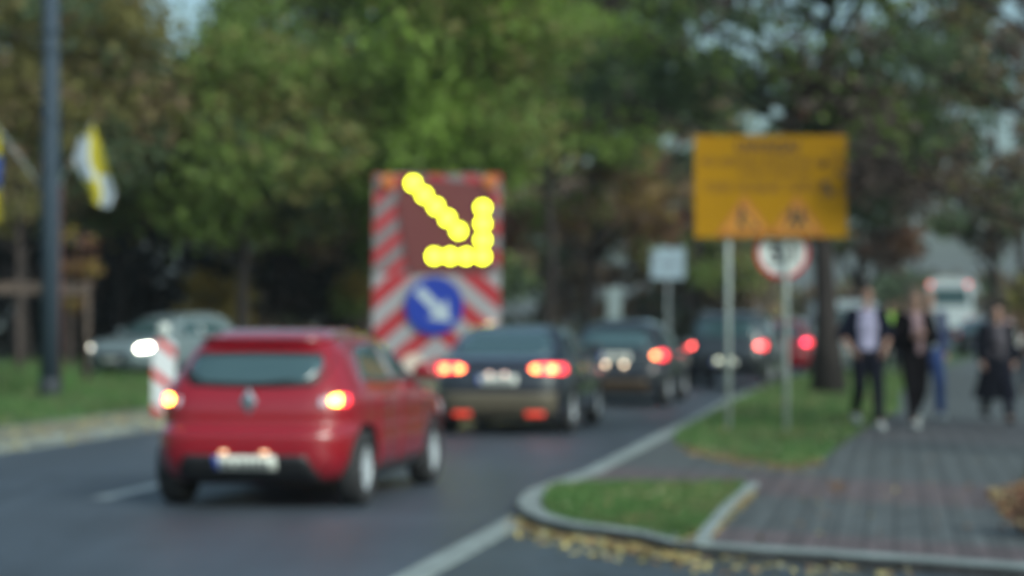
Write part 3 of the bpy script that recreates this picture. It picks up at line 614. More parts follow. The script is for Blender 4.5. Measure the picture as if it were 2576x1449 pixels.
car('hatchback', put(1545, 41.5, R(10), 2.15), R(10), 'dark grey hatchback in the middle of the queue with a pale tailgate light', 'car', scaled(HATCH, 1.07, 1.03, 1.03), darkgrey, 'cars queuing in the right lane', axles=(1.26, -1.5), wr=.32,
    plate=(.85, .26), plamps=(.72, .16, (1, .75, .5), 7), cmat=lampcore2, bmat=mat('hatch bumper', (.08, .052, .032), .5), tail=((28, .80), (60, .80), (62, .95), (30, .95)), bumper=((-.62, .2), (.62, .2), (.55, .46), (-.55, .46)))
car('suv', put(1822, 51.5, R(12), 2.25), R(12), 'black off-road style car with two round red lamps behind the sign post', 'car', SUV, blackp, 'cars queuing in the right lane', axles=(1.35, -1.38), wr=.36, corexz=((.72, .92),), cmat=lampcore3,
    rearwin=((-.68, 1.1), (.68, 1.1), (.6, 1.46), (-.6, 1.46)), sidewin=(((.78, 1.12), (-.2, 1.12), (-.2, 1.5), (.3, 1.5)), ((-.28, 1.12), (-1.7, 1.14), (-1.6, 1.46), (-.28, 1.5))), wscreen=((-.7, 1.14), (.7, 1.14), (.58, 1.52), (-.58, 1.52)),
    tail=((30, .84), (52, .84), (53, 1.0), (32, 1.0)), head=((152, .74), (112, .78), (114, .9), (150, .86)), plate=(.55, .3), plamps=(.62, .13, (.8, .85, .6), 5), rail=True)
car('hatchback', put(1955, 62, R(13), 2.03), R(13), 'bright red hatchback half hidden by the post of the round sign', 'car', HATCH, red, 'cars queuing in the right lane', cmat=mat('lit crimson lamp core', (.8, .05, .1), .3, emit=(1, .035, .10), es=9), tail=((28, .80), (58, .80), (60, .95), (30, .95)), plate=(.45, .26))
wcar = car('hatchback', (-8.62, 60.5), R(211), 'silver white hatchback with lit headlights on the opposite road', 'car', scaled(HATCH, 1.06, 1.03, 1.05), silver, None, lit=False, headlit=True, axles=(1.25, -1.49), wr=.33)
wcar.location.z = .104
car('van', put(2112, 63, R(11), 2.5), R(11), 'white van behind the tree trunk on the right lawn', 'van', VAN, white, None, axles=(1.6, -1.6), wr=.34, lit=False, rearwin=((-.72, 1.2), (.72, 1.2), (.66, 1.72), (-.66, 1.72)),
    sidewin=(((1.5, 1.15), (.7, 1.15), (.7, 1.7), (1.1, 1.7)), ((.6, 1.15), (-.5, 1.15), (-.5, 1.7), (.6, 1.7))), wscreen=((-.8, 1.16), (.8, 1.16), (.7, 1.76), (-.7, 1.76)), tail=((70, .9), (78, .9), (78, 1.35), (71, 1.35)), plate=(.6, .3), grille=(.4, .7), n=8)
car('sedan', put(2462, 88, R(14), 2.27), R(14), 'dark parked car beyond the pavement near the right edge', 'car', SEDAN, blackp, 'dark cars parked far down the road', axles=(1.35, -1.38), wr=.33, core=False, lit=False)
car('sedan', put(1985, 82, R(12), 2.27), R(12), 'silver car at the far head of the queue', 'car', SEDAN, silver, 'cars queuing in the right lane', axles=(1.35, -1.38), wr=.33, lit=False)
car('suv', put(2235, 78, R(13), 2.25), R(13), 'dark off-road style car far behind the walking men', 'car', SUV, darkgrey, 'dark cars parked far down the road', axles=(1.35, -1.38), wr=.36, core=False, lit=False,
    rearwin=((-.68, 1.1), (.68, 1.1), (.6, 1.46), (-.6, 1.46)), wscreen=((-.7, 1.14), (.7, 1.14), (.58, 1.52), (-.58, 1.52)))

# coach at the end of the road
t = thing('coach', ((2388-CX)/F*112, 112, .0), -R(13), 'pale tall coach with two red top lamps at the far end of the road', 'coach')
mb = MB(); hw, hh = 1.06, 3.3
prof = [(-hw, .45), (-hw-.02, 1.0), (-hw, 2.6), (-hw+.12, 3.1), (-hw+.35, hh), (hw-.35, hh), (hw-.12, 3.1), (hw, 2.6), (hw+.02, 1.0), (hw, .45)]
mb.prism_xz(prof, 0, 10); o = mb.build('body', white, t); fix_normals(o.data)
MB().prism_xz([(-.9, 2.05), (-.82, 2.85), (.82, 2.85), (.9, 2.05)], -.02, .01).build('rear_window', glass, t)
MB().box((0, -.01, .75), (1.9, .06, .5)).build('bumper', black, t)
for sg in (-1, 1):
    MB().prism_xz([(sg*.86+p, 3.02+q) for p, q in circ(.09, 16)], -.03, .02).build('top_lamp', mat('lit pink marker', (.6, .1, .1), .3, emit=(1, .22, .22), es=1.4), t)
    MB().box((sg*.9, -.02, 1.25), (.16, .05, .45)).build('tail_lamp', lampred_dim, t)
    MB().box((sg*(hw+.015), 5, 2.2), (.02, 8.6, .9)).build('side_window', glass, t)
    for y in (2.4, 7.8): wheel(t, sg*.95, y, .48, sg, .28)

# ------------------------------------------------------------------ lane-closure trailer with light arrow
def stripes(wh=.28, per=.70):
    m = bpy.data.materials.new('red and white chevrons'); m.use_nodes = True; n, l = m.node_tree.nodes, m.node_tree.links; b = n['Principled BSDF']; b.inputs['Roughness'].default_value = .45
    tc = n.new('ShaderNodeTexCoord'); sp = n.new('ShaderNodeSeparateXYZ'); l.new(tc.outputs['Object'], sp.inputs[0])
    ab = n.new('ShaderNodeMath'); ab.operation = 'ABSOLUTE'; l.new(sp.outputs[0], ab.inputs[0])
    ad = n.new('ShaderNodeMath'); ad.operation = 'MULTIPLY_ADD'; ad.inputs[1].default_value = .85; l.new(ab.outputs[0], ad.inputs[0]); l.new(sp.outputs[2], ad.inputs[2])
    dv = n.new('ShaderNodeMath'); dv.operation = 'DIVIDE'; dv.inputs[1].default_value = per; l.new(ad.outputs[0], dv.inputs[0])
    of = n.new('ShaderNodeMath'); of.operation = 'ADD'; of.inputs[1].default_value = .30; l.new(dv.outputs[0], of.inputs[0])
    fr = n.new('ShaderNodeMath'); fr.operation = 'FRACT'; l.new(of.outputs[0], fr.inputs[0])
    gt = n.new('ShaderNodeMath'); gt.operation = 'GREATER_THAN'; gt.inputs[1].default_value = .5; l.new(fr.outputs[0], gt.inputs[0])
    mx = n.new('ShaderNodeMix'); mx.data_type = 'RGBA'; mx.inputs[6].default_value = (.33, .02, .028, 1); mx.inputs[7].default_value = (wh, wh*.96, wh, 1); l.new(gt.outputs[0], mx.inputs[0]); l.new(mx.outputs[2], b.inputs['Base Color'])
    return m
YB = 42.0; K = F/YB
bc = at(1097, 0, YB)
t = thing('arrow_trailer', (bc.x, YB, 0), 0, 'red and white chevron trailer board with lit yellow arrow pointing down right', 'trailer')
def lz(py): return H + (HY-py)/K
def lx(px): return (px-1097)/K
mb = MB(); mb.prism_xz([(lx(1012), lz(948)), (lx(1182), lz(948)), (lx(1258), lz(832)), (lx(1262), lz(437)), (lx(940), lz(437)), (lx(936), lz(832))], 0, .06)
mb.build('board', stripes(), t)
maroon = mat('dark lamp panel', (.12, .022, .022), .6)
MB().prism_xz([(lx(1258), lz(690)), (lx(1260), lz(439)), (lx(942), lz(439)), (lx(938), lz(690))], -.002, .0).build('upper_panel', stripes(.15, .5), t)
MB().prism_xz([(lx(1028), lz(684)), (lx(1240), lz(684)), (lx(1240), lz(470)), (lx(1178), lz(458)), (lx(1010), lz(446)), (lx(1000), lz(520))], -.05, -.006).build('lamp_panel', maroon, t)
yl = mat('lit yellow lamp', (.9, .8, .1), .4, emit=(.88, .98, .015), es=7)
housing = mat('lamp housing', (.03, .02, .02), .5)
spots = [(1040, 462), (1068, 491), (1097, 520), (1126, 550), (1154, 581), (1215, 523), (1215, 563), (1215, 604), (1214, 645), (1173, 645), (1133, 645), (1093, 645)]
for px, py in spots:
    hso = MB().prism_xz([(lx(px)+p, lz(py)+q) for p, q in circ(.115, 20)], -.09, -.052).build('lamp_housing', housing, t)
    MB().prism_xz([(lx(px)+p, lz(py)+q) for p, q in circ(.102, 20)], -.10, -.092).build('lamp', yl, hso)
amber = mat('amber warning lens', (.40, .12, .03), .4, emit=(1, .25, .04), es=.03)
pale = mat('pale marker lamp', (.5, .35, .3), .4, emit=(1, .5, .4), es=.5)
MB().prism_xz([(lx(1235)+p, lz(826)+q) for p, q in circ(.12, 20)], -.12, -.002).build('marker_lamp', pale, t)
MB().prism_xz([(lx(1040)+p, lz(918)+q) for p, q in circ(.20, 20)], -.08, -.002).build('marker_lamp', mat('pale reflector', (.6, .48, .4), .4), t)
for px in (978, 1234): MB().prism_xz([(lx(px)+p, lz(456)+q) for p, q in circ(.13, 24)], -.12, -.002).build('warning_lamp', amber, t)
blue = mat('blue sign face', (.006, .03, .28), .4); wsign = mat('white sign face', (.38, .44, .48), .4)
cx_, cz_ = lx(1093), lz(769)
d = MB().prism_xz([(cx_+p, cz_+q) for p, q in circ(.505, 40)], -.075, -.055).build('direction_sign', blue, t)
rr = Matrix.Rotation(R(-45), 2)     # arrow along +x turned to point down right
ar = [(-.40, -.085), (.08, -.085), (.08, -.235), (.40, 0), (.08, .235), (.08, .085), (-.40, .085)]
ar = [(cx_+(rr @ Vector(a)).x, cz_+(rr @ Vector(a)).y) for a in ar]
MB().prism_xz(ar, -.082, -.0765).build('arrow', wsign, d)
mb = MB()
for x in (-.5, .5): mb.box((x, .12, 2.2), (.09, .09, 3.5))
for z in (.75, 2.2, 3.6): mb.box((0, .13, z), (1.6, .07, .08))
mb.build('mast', steel, t)
mb = MB(); mb.box((0, 1.2, .55), (1.5, 2.3, .1)); mb.box((0, .9, .8), (1.1, .9, .4)); mb.tube([(0, 2.3, .55), (0, 3.6, .5)], .05, 8); mb.tube([(0, 3.5, .5), (0, 3.5, .06)], .03, 8)
mb.build('chassis', mat('orange chassis', (.4, .12, .03), .5), t)
for sg in (-1, 1):
    wheel(t, sg*.85, 1.0, .31, sg, .18)
    MB().box((sg*.42, -.02, .60), (.30, .07, .10)).build('tail_lamp', reflect_red, t)

# ------------------------------------------------------------------ signs and posts on the right
def text(s, size, m, name, parent, loc):
    c = bpy.data.curves.new(name, 'FONT'); c.body = s; c.size = size; c.align_x = 'CENTER'; c.align_y = 'CENTER'; c.extrude = .002; c.offset = .012*size/.3
    o = bpy.data.objects.new(name, c); col.objects.link(o); o.rotation_euler = (math.pi/2, 0, 0)
    dg = bpy.context.evaluated_depsgraph_get(); bpy.context.view_layer.update()
    me = bpy.data.meshes.new_from_object(o.evaluated_get(bpy.context.evaluated_depsgraph_get())); bpy.data.objects.remove(o)
    me.materials.clear(); me.materials.append(m); o = bpy.data.objects.new(name, me); col.objects.link(o); o.parent = parent; o.location = loc; o.rotation_euler = (math.pi/2, 0, 0)
    return o
YS = 31.0; KS = F/YS
ybase = at(1936, 0, YS)
t = thing('information_board', (ybase.x, YS, Z1), 0, 'large yellow roadworks board on two grey posts in the right lawn', 'sign board')
def sx(px): return (px-1936)/KS
def sz(py): return H - Z1 + (HY-py)/KS
yellow = mat('yellow board', (.34, .165, .001), .75, spec=.2, var=.05, vs_=1)
MB().prism_xz([(sx(1746), sz(598)), (sx(2128), sz(598)), (sx(2128), sz(340)), (sx(1746), sz(340))], -.03, 0).build('panel', yellow, t)
brn = mat('sign print', (.07, .025, .004), .6)
text('UWAGA!', .20, brn, 'heading', t, (sx(1930), -.032, sz(372)))
random.seed(21)
def glyph_row(x0, x1, y, h, gap):        # unreadable small print: strokes the size of letters
    mb = MB(); x = sx(x0)
    while x < sx(x1):
        if random.random() < gap: x += h*.6; continue
        wv = h*random.uniform(.45, .7)
        k = random.choice((0, 1, 2))
        mb.box((x+.1*wv, -.033, sz(y)), (wv*.22, .004, h))
        if k != 1: mb.box((x+.8*wv, -.0335, sz(y)), (wv*.22, .004, h))
        if k: mb.box((x+.45*wv, -.034, sz(y)+random.choice((-.4, 0, .4))*h), (wv*.7, .004, h*.2))
        x += wv*1.3
    mb.box(((sx(x0)+x)/2, -.0325, sz(y)-.48*h), (x-sx(x0), .003, .006))
    return mb
for a in ((1765, 2110, 406, .085, .12), (1860, 2030, 434, .07, .1), (1775, 2085, 470, .105, .1)): glyph_row(*a).build('small_print', brn, t)
redb = mat('red border', (.36, .11, .005), .5); ink2 = mat('pictogram black', (.03, .02, .01), .6)
for k, px in enumerate((1872, 2004)):
    w_, z0, z1 = .37, sz(592), sz(492); cx = sx(px)
    tri = MB().prism_xz([(cx-w_, z0), (cx+w_, z0), (cx, z1)], -.036, -.031).build('warning_triangle', redb, t)
    MB().prism_xz([(cx-w_*.74, z0+.06), (cx+w_*.74, z0+.06), (cx, z1-.10)], -.040, -.0365).build('face', mat('triangle face', (.5, .2, .006), .5), tri)
    mb = MB(); zc = z0+.10
    if k == 0:                           # figure digging
        mb.prism_xz([(cx-.03+p, zc+.24+q) for p, q in circ(.03, 12)], -.044, -.0405)
        mb.prism_xz([(cx-.09, zc+.10), (cx-.02, zc+.09), (cx+.01, zc+.21), (cx-.06, zc+.22)], -.044, -.0405)
        mb.prism_xz([(cx-.10, zc-.02), (cx-.06, zc-.02), (cx-.03, zc+.10), (cx-.08, zc+.10)], -.044, -.0405); mb.prism_xz([(cx-.01, zc-.02), (cx+.03, zc-.02), (cx-.02, zc+.09), (cx-.06, zc+.09)], -.0445, -.0405)
        mb.prism_xz([(cx-.02, zc+.18), (cx+.11, zc+.06), (cx+.12, zc+.08), (cx, zc+.20)], -.0448, -.0405); mb.prism_xz([(cx+.08, zc-.02), (cx+.20, zc-.02), (cx+.15, zc+.05), (cx+.11, zc+.05)], -.044, -.0405)
    else:                                # two running figures
        for dx, s in ((-.06, 1), (.06, .85)):
            mb.prism_xz([(cx+dx+p, zc+.24*s+q) for p, q in circ(.028, 12)], -.044, -.0405)
            mb.prism_xz([(cx+dx-.04, zc+.10*s), (cx+dx+.03, zc+.10*s), (cx+dx+.035, zc+.21*s), (cx+dx-.035, zc+.21*s)], -.044, -.0405)
            mb.prism_xz([(cx+dx-.10, zc-.01), (cx+dx-.06, zc-.02), (cx+dx+.01, zc+.10*s), (cx+dx-.04, zc+.11*s)], -.0445, -.0405)
            mb.prism_xz([(cx+dx+.06, zc-.01), (cx+dx+.10, zc+.01), (cx+dx+.03, zc+.11*s), (cx+dx-.01, zc+.10*s)], -.0442, -.0405)
            mb.prism_xz([(cx+dx-.10, zc+.15*s), (cx+dx+.09, zc+.19*s), (cx+dx+.09, zc+.21*s), (cx+dx-.10, zc+.17*s)], -.0448, -.0405)
    mb.build('pictogram', ink2, tri)
for px in (1832, 1978):
    o = MB().tube([(sx(px), .05, -.05), (sx(px), .05, sz(350))], .032, 16).build('post', mat('pale post', (.36, .40, .38), .5), t, True)
mb = MB()
for z in (sz(380), sz(560)): mb.box((0, .012, z), (1.8, .024, .05))
mb.build('rail', steel, t)
# round sign fixed behind the right post
YR = YS+.14; ct = at(1968, 634, YR)
t = thing('round_sign', (ct.x, YR, ct.z), 0, 'round white speed sign with red rim behind the right post of the yellow board', 'road sign')
rs = .35
MB().prism_xz(circ(rs, 48), 0, .012).build('plate', mat('sign red', (.50, .02, .025), .4), t)
MB().prism_xz(circ(rs*.84, 48), -.004, -.0005).build('face', mat('sign white', (.66, .70, .68), .4), t)
text('50', .36, ink, 'number', t, (0, -.006, -.03))
mb = MB(); mb.box((.05, .02, .1), (.12, .015, .04)); mb.box((.05, .02, -.1), (.12, .015, .04)); mb.build('bracket', steel, t)
# far pale sign and pillar on the left verge
t = thing('square_sign', ((1680-CX)/F*104, 104, 0), 0, 'pale square sign on a post left of the yellow board', 'road sign')
MB().prism_xz([(-.72, 3.15), (.72, 3.15), (.72, 4.5), (-.72, 4.5)], -.04, 0).build('panel', mat('pale sign', (.26, .34, .40), .4), t)
mb = MB(); mb.prism_xz([(-.35, 3.7), (.1, 3.7), (.1, 3.6), (.45, 3.78), (.1, 3.96), (.1, 3.86), (-.35, 3.86)], -.046, -.0405); mb.build('symbol', mat('grey symbol', (.16, .2, .24), .5), t)
MB().tube([(0, .05, 0), (0, .05, 4.4)], .06, 12).build('post', steel, t)
t = thing('advertising_pillar', ((1545-CX)/F*96, 96, .09), 0, 'narrow pale pillar right of the dark tree trunk above the queue', 'pillar')
MB().box((0, 0, 1.35), (.55, .25, 2.5)).build('panel', mat('pale panel', (.19, .24, .25), .5, var=.1), t); MB().box((0, 0, .06), (.7, .4, .12)).build('base', concrete, t)
# guide board with lamp on the left
p = gp(412, 1062); t = thing('guide_board', (p.x, p.y, 0), R(3), 'red and white striped guide board with a lamp on top beside the red hatchback', 'guide board')
def gstripe():
    m = bpy.data.materials.new('guide stripes'); m.use_nodes = True; n, l = m.node_tree.nodes, m.node_tree.links; b = n['Principled BSDF']; b.inputs['Roughness'].default_value = .45
    tc = n.new('ShaderNodeTexCoord'); dt = n.new('ShaderNodeVectorMath'); dt.operation = 'DOT_PRODUCT'; dt.inputs[1].default_value = (1.5, 0, 1.9); l.new(tc.outputs['Object'], dt.inputs[0])
    fr = n.new('ShaderNodeMath'); fr.operation = 'FRACT'; l.new(dt.outputs['Value'], fr.inputs[0]); gt = n.new('ShaderNodeMath'); gt.operation = 'GREATER_THAN'; gt.inputs[1].default_value = .28; l.new(fr.outputs[0], gt.inputs[0])
    mx = n.new('ShaderNodeMix'); mx.data_type = 'RGBA'; mx.inputs[6].default_value = (.5, .03, .035, 1); mx.inputs[7].default_value = (.56, .58, .60, 1); l.new(gt.outputs[0], mx.inputs[0]); l.new(mx.outputs[2], b.inputs['Base Color'])
    return m
pl = [(-.17, .10), (.17, .10), (.17, 1.12)] + [(.17*math.cos(a), 1.12+.1*math.sin(a)) for a in (R(30), R(60), R(90), R(120), R(150))] + [(-.17, 1.12)]
MB().prism_xz(pl, -.02, .02).build('board', gstripe(), t)
mb = MB(); mb.tube([(0, 0, 1.2), (0, 0, 1.27)], .03, 8); mb.tube([(0, -.05, 1.36), (0, .05, 1.36)], .09, 18); mb.build('lamp', mat('pale lamp', (.55, .58, .55), .3, coat=.5), t, True)
MB().box((0, 0, .05), (.42, .75, .1)).build('foot', black, t)
# grey mast with flags
p = gp(126, 1000, .09)
t = thing('mast', (p.x, p.y, .09), 0, 'tall grey street mast at the left with a dark base', 'mast')
MB().tube([(0, 0, .25), (0, 0, 4), (0, 0, 11)], [.17, .165, .12], 24).build('shaft', mastm := mat('grey blue paint', (.035, .053, .075), .65, spec=.25), t, True)
MB().tube([(0, 0, -.05), (0, 0, .3), (0, 0, .34)], [.20, .19, .17], 24).build('base', mat('dark bitumen paint', (.03, .035, .045), .7), t, True)
KM = F/p.y
for py in (80, 128, 300, 425): z = (HY-py)/KM + H - .09; MB().tube([(0, 0, z-.03), (0, 0, z+.03)], .18, 24).build('band', mastm, t, True)
MB().tube([(0, -.13, 0), (0, -.13, 3.4)], .012, 6).build('cable', bark2, t) if False else None
t2 = thing('red_post', (p.x*(p.y+1.2)/p.y+.17, p.y+1.2, .09), 0, 'thin rusty red post right behind the grey mast', 'post'); MB().tube([(0, 0, 0), (0, 0, 3.9)], .045, 10).build('shaft', mat('rusty red', (.13, .055, .05), .8), t2, True); MB().ell((0, 0, 3.9), (.05, .05, .05)).build('cap', steel, t2, True)
def flag(pts_px, Y, base, tip, label, c1, c2, splitdir, s0):
    b = at(*base, Y); t = thing('flag', b, 0, label, 'flag', 'flags on the street mast')
    e = at(*tip, Y) - b; MB().tube([(0, 0, 0), e, e*1.03], [.018, .014, .01], 8).build('staff', steel, t, True)
    q = [at(px, py, Y) - b for px, py in pts_px]; n = len(q)
    # cloth: columns between the left outline and the right outline, softly folded
    L, Rt = q[:n//2], q[n//2:][::-1]; mb = MB(); rows, cols_ = 24, 18
    def along(P, u):
        k = u*(len(P)-1); i = min(int(k), len(P)-2); return P[i].lerp(P[i+1], k-i)
    for off in (0, .006):
        vs = []
        for j in range(rows+1):
            a, c = along(L, j/rows), along(Rt, j/rows)
            for i in range(cols_+1):
                u = i/cols_; pnt = a.lerp(c, u); vs.append(pnt + Vector((0, .05*math.sin(u*9+j*.12)*(.3+j/rows) + off, 0)))
        g = [(j*(cols_+1)+i, j*(cols_+1)+i+1, (j+1)*(cols_+1)+i+1, (j+1)*(cols_+1)+i) for j in range(rows) for i in range(cols_)]
        mb.add(vs, g)
        base_i = len(mb.m)-len(g)
        for k, f in enumerate(g):
            j, i = divmod(k, cols_); v = splitdir(i/cols_, j/rows); mb.m[base_i+k] = v
    o = mb.build('cloth', [c1, c2], t, True)
    return t
fy = mat('yellow cloth', (.34, .29, .012), .8, var=.12, vs_=3); fw = mat('white cloth', (.34, .39, .45), .8, var=.1, vs_=3); fb = mat('blue cloth', (.03, .07, .24), .8)
flag([(230, 312), (200, 350), (182, 400), (206, 445), (222, 478), (232, 512), (276, 524), (291, 490), (280, 455), (268, 410), (252, 350), (236, 314)], p.y, (136, 486), (231, 312), 'yellow and white flag hanging from the right side of the grey mast', fy, fw,
     lambda u, v: 1 if (u < .52-.55*(v-.42) and .14 < v and u < .9 and v < .62 and u < .5) or (v > .52 and u > .42+.6*(.95-v)*.6) else 0, 0)
flag([(-6, 318), (-20, 360), (-40, 420), (-40, 470), (-30, 520), (-16, 562), (1, 562), (3, 520), (2, 470), (8, 420), (3, 370), (-1, 318)], p.y, (116, 486), (-10, 318), 'blue and yellow flag at the left frame edge', fb, fy,
     lambda u, v: 0 if .25 < v < .6 else 1, 0)

# ------------------------------------------------------------------ people
skin = mat('skin', (.42, .24, .18), .6); hair_d = mat('dark hair', (.02, .015, .012), .7); hair_l = mat('light brown hair', (.18, .13, .09), .7)
shoe_w = mat('white shoe', (.42, .46, .46), .5); shoe_d = mat('dark shoe', (.02, .018, .018), .5)
eye = mat('eye', (.02, .015, .01), .3); lip = mat('lip', (.35, .12, .11), .5)
def remesh(o, vox, it=4):
    m = o.modifiers.new('r', 'REMESH'); m.mode = 'VOXEL'; m.voxel_size = vox; m.use_smooth_shade = True
    s = o.modifiers.new('s', 'SMOOTH'); s.factor = .5; s.iterations = it
    return bake(o)
def cap(mb, a, b, ra, rb, n=12):
    a, b = Vector(a), Vector(b); mb.tube([a, a.lerp(b, .5), b], [ra, (ra+rb)/2*1.02, rb], n); mb.ell(a, (ra,)*3, n, 6); mb.ell(b, (rb,)*3, n, 6)
def person(px, Y, hgt, heading, label, top, inner, legs, shoes, hair, pose='walk', longhair=False, coat=False, scarf=None, flip=1, detail=True, z0=Z1, group='people walking towards the camera', short=False, bag=False):
    if Y < 40: Y *= 1.03; hgt *= 1.015
    x = (px-CX)/F*Y; s = hgt/1.80
    t = thing('person', (x, Y, z0), heading, label, 'person', group); t.scale = (s, s, s)
    J = {}
    f = flip      # f=1: left leg (x>0) in front; figure faces -y
    J['hip'] = {1: Vector((.095, 0, .93)), -1: Vector((-.095, 0, .93))}
    J['knee'] = {f: Vector((.10*f, -.20, .52)), -f: Vector((-.095*f, -.02, .50))}
    J['ank'] = {f: Vector((.09*f, -.30, .10)), -f: Vector((-.085*f, .30, .20))}
    J['sh'] = {1: Vector((.185, .01, 1.46)), -1: Vector((-.185, .01, 1.46))}
    if pose == 'pockets': J['el'] = {k: Vector((.31*k, .07, 1.19)) for k in (1, -1)}; J['wr'] = {k: Vector((.205*k, -.10, .99)) for k in (1, -1)}
    elif pose == 'chest': J['el'] = {k: Vector((.27*k, -.02, 1.17)) for k in (1, -1)}; J['wr'] = {1: Vector((.07, -.24, 1.24)), -1: Vector((-.09, -.22, 1.20))}
    else: J['el'] = {k: Vector((.26*k, .05+(.10 if k == f else -.10), 1.18)) for k in (1, -1)}; J['wr'] = {k: Vector((.27*k, (.10 if k == f else -.22), .94)) for k in (1, -1)}
    b = MB()
    # torso, neck, head as one continuous form
    b.ell((0, 0, .96), (.155, .105, .13)); b.ell((0, 0, 1.10), (.135, .09, .15)); b.ell((0, 0, 1.30), (.165, .105, .18)); b.ell((0, .01, 1.44), (.17, .08, .07))
    cap(b, (0, .01, 1.48), (0, -.005, 1.60), .055, .05)
    hc = Vector((0, -.015, 1.69)); b.ell(hc+Vector((0, .01, .015)), (.076, .094, .10), 16, 12); b.ell(hc+Vector((0, -.035, -.045)), (.056, .055, .065), 14, 10)
    b.ell(hc+Vector((0, -.105, -.012)), (.012, .018, .022)); b.ell(hc+Vector((0, -.08, -.05)), (.026, .014, .012)); b.ell(hc+Vector((0, -.075, -.095)), (.02, .018, .015))
    for k in (1, -1): b.ell(hc+Vector((.076*k, .01, -.005)), (.010, .020, .032)); b.ell(hc+Vector((.030*k, -.082, .022)), (.022, .012, .008))
    for k in (1, -1):
        h, kn, an, sh, el, wr = (J[q][k] for q in ('hip', 'knee', 'ank', 'sh', 'el', 'wr'))
        cap(b, h, kn, .085, .055); cap(b, kn, kn.lerp(an, .35), .053, .055); cap(b, kn.lerp(an, .35), an, .055, .036)
        toe = an+Vector((0, -.17, -.055 if k == f else -.12)); b.tube([an, an.lerp(toe, .5)+Vector((0, 0, -.03)), toe], [.038, .036, .022], 10)
        cap(b, sh, el, .052, .040); cap(b, el, wr, .040, .026)
        d = (wr-el).normalized(); palm = wr+d*.055
        side = Vector((0, -1, 0)) if pose == 'walk' else Vector((0, 0, 1)) if pose == 'chest' else Vector((0, -1, 0))
        side = (side-d*side.dot(d)).normalized(); nrm = d.cross(side)*(1 if nrm_sign(d, side, k) else -1)
        b.tube([wr, wr+d*.03, palm+d*.035], [.026, .034, .032], 10)
        for i in range(4):
            ln = (.070, .080, .074, .056)[i]; base = palm+d*.03+side*(.026-.0175*i); m1 = base+d*ln*.5+nrm*.008*(1+i*.2); m2 = base+d*ln*.85+nrm*(.03+.004*i)
            b.tube([palm+side*(.02-.013*i), base, m1, m2], [.011, .0105, .0098, .0085], 8); b.ell(m2, (.0085,)*3, 8, 6)
        tb = wr+d*.03+side*.022; b.tube([tb, tb+side*.028+d*.03+nrm*.008, tb+side*.032+d*.062+nrm*.02], [.014, .012, .0095], 8); b.ell(tb+side*.032+d*.062+nrm*.02, (.0095,)*3, 8, 6)
    body = b.build('body', skin, t, True); remesh(body, .0085 if detail else .014, 3); body.name = 'body'
    mb = MB()
    for k in (1, -1): mb.ell(hc+Vector((.030*k, -.087, .008)), (.012, .008, .007), 10, 8)
    mb.build('eyes', eye, t, True)
    mb = MB(); mb.ell(hc+Vector((0, -.092, -.048)), (.022, .006, .006), 10, 6); mb.build('mouth', lip, t, True)
    # hair
    mb = MB(); mb.ell(hc+Vector((0, .022, .035)), (.084, .096, .092), 18, 12)
    if longhair:
        for k in (1, -1): cap(mb, hc+Vector((.055*k, .03, 0)), hc+Vector((.085*k, .0, -.26)), .045, .035)
        cap(mb, hc+Vector((0, .05, 0)), hc+Vector((0, .075, -.28)), .07, .06)
    o = mb.build('hair', hair, t, True); remesh(o, .014, 3)
    # trousers
    mb = MB(); mb.ell((0, 0, .96), (.172, .122, .12))
    for k in (1, -1):
        h, kn, an = (J[q][k] for q in ('hip', 'knee', 'ank')); cap(mb, h, kn, .112, .084); e = kn.lerp(an, .9); cap(mb, kn, e, .084, .066)
    o = mb.build('trousers', legs, t, True); remesh(o, .014, 5)
    for k in (1, -1):
        an = J['ank'][k]; mb = MB(); fr = k == f
        dz = -.052 if fr else -.10
        mb.ell(an+Vector((0, .02, -.03)), (.047, .06, .055)); mb.ell(an+Vector((0, -.07, -.045 if fr else -.07)), (.048, .09, .04)); mb.ell(an+Vector((0, -.155, dz)), (.05, .065, .034))
        mb.box(an+Vector((0, -.06, -.083 if fr else -.105)), (.085, .26, .022), 0, Matrix.Rotation(R(2 if fr else 14), 3, 'X'))
        o = mb.build('shoe', shoes, t, True); remesh(o, .010, 2)
    # shirt under the jacket
    mb = MB(); mb.ell((0, -.004, 1.28), (.168, .122, .20)); mb.ell((0, -.004, 1.08), (.158, .118, .18)); mb.ell((0, 0, 1.45), (.16, .085, .075)); mb.ell((0, 0, .97), (.165, .12, .09))
    o = mb.build('shirt', inner, t, True); remesh(o, .014, 4)
    # jacket or coat: open front made of two panels, back and sleeves
    mb = MB(); zb = .36 if coat else .98
    for k in (1, -1):
        mb.tube([(.115*k, .012, 1.49), (.14*k, .01, 1.32), (.14*k, .005, 1.10), (.14*k, 0, .95 if coat else zb)], [.062, .09, .086, .095], 12)
        if coat:
            mb.tube([(.12*k, 0, .97), (.13*k, .02, .7), (.19*k, .04, zb)], [.095, .115, .135], 12); mb.tube([(.05*k, .06, .97), (.06*k, .09, .7), (.07*k, .11, zb)], [.08, .09, .10], 12)
            mb.tube([(.075*k, -.05, .97), (.09*k, -.07, .7), (.11*k, -.09, zb)], [.06, .07, .08], 12)
        sh, el, wr = J['sh'][k], J['el'][k], J['wr'][k]; cap(mb, sh, el, .082, .074)
        if not short: cap(mb, el, el.lerp(wr, .88), .072, .056)
        else: cap(mb, el, el.lerp(wr, .12), .066, .064)
    mb.ell((0, .05, 1.28), (.15, .085, .22)); mb.ell((0, .045, 1.08), (.14, .085, .16)); mb.tube([(-.1, .04, 1.5), (0, .065, 1.53), (.1, .04, 1.5)], .035, 10)
    if coat: mb.tube([(0, .01, 1.0), (0, 0, .7), (0, 0, zb)], [.15, .17, .20], 16)
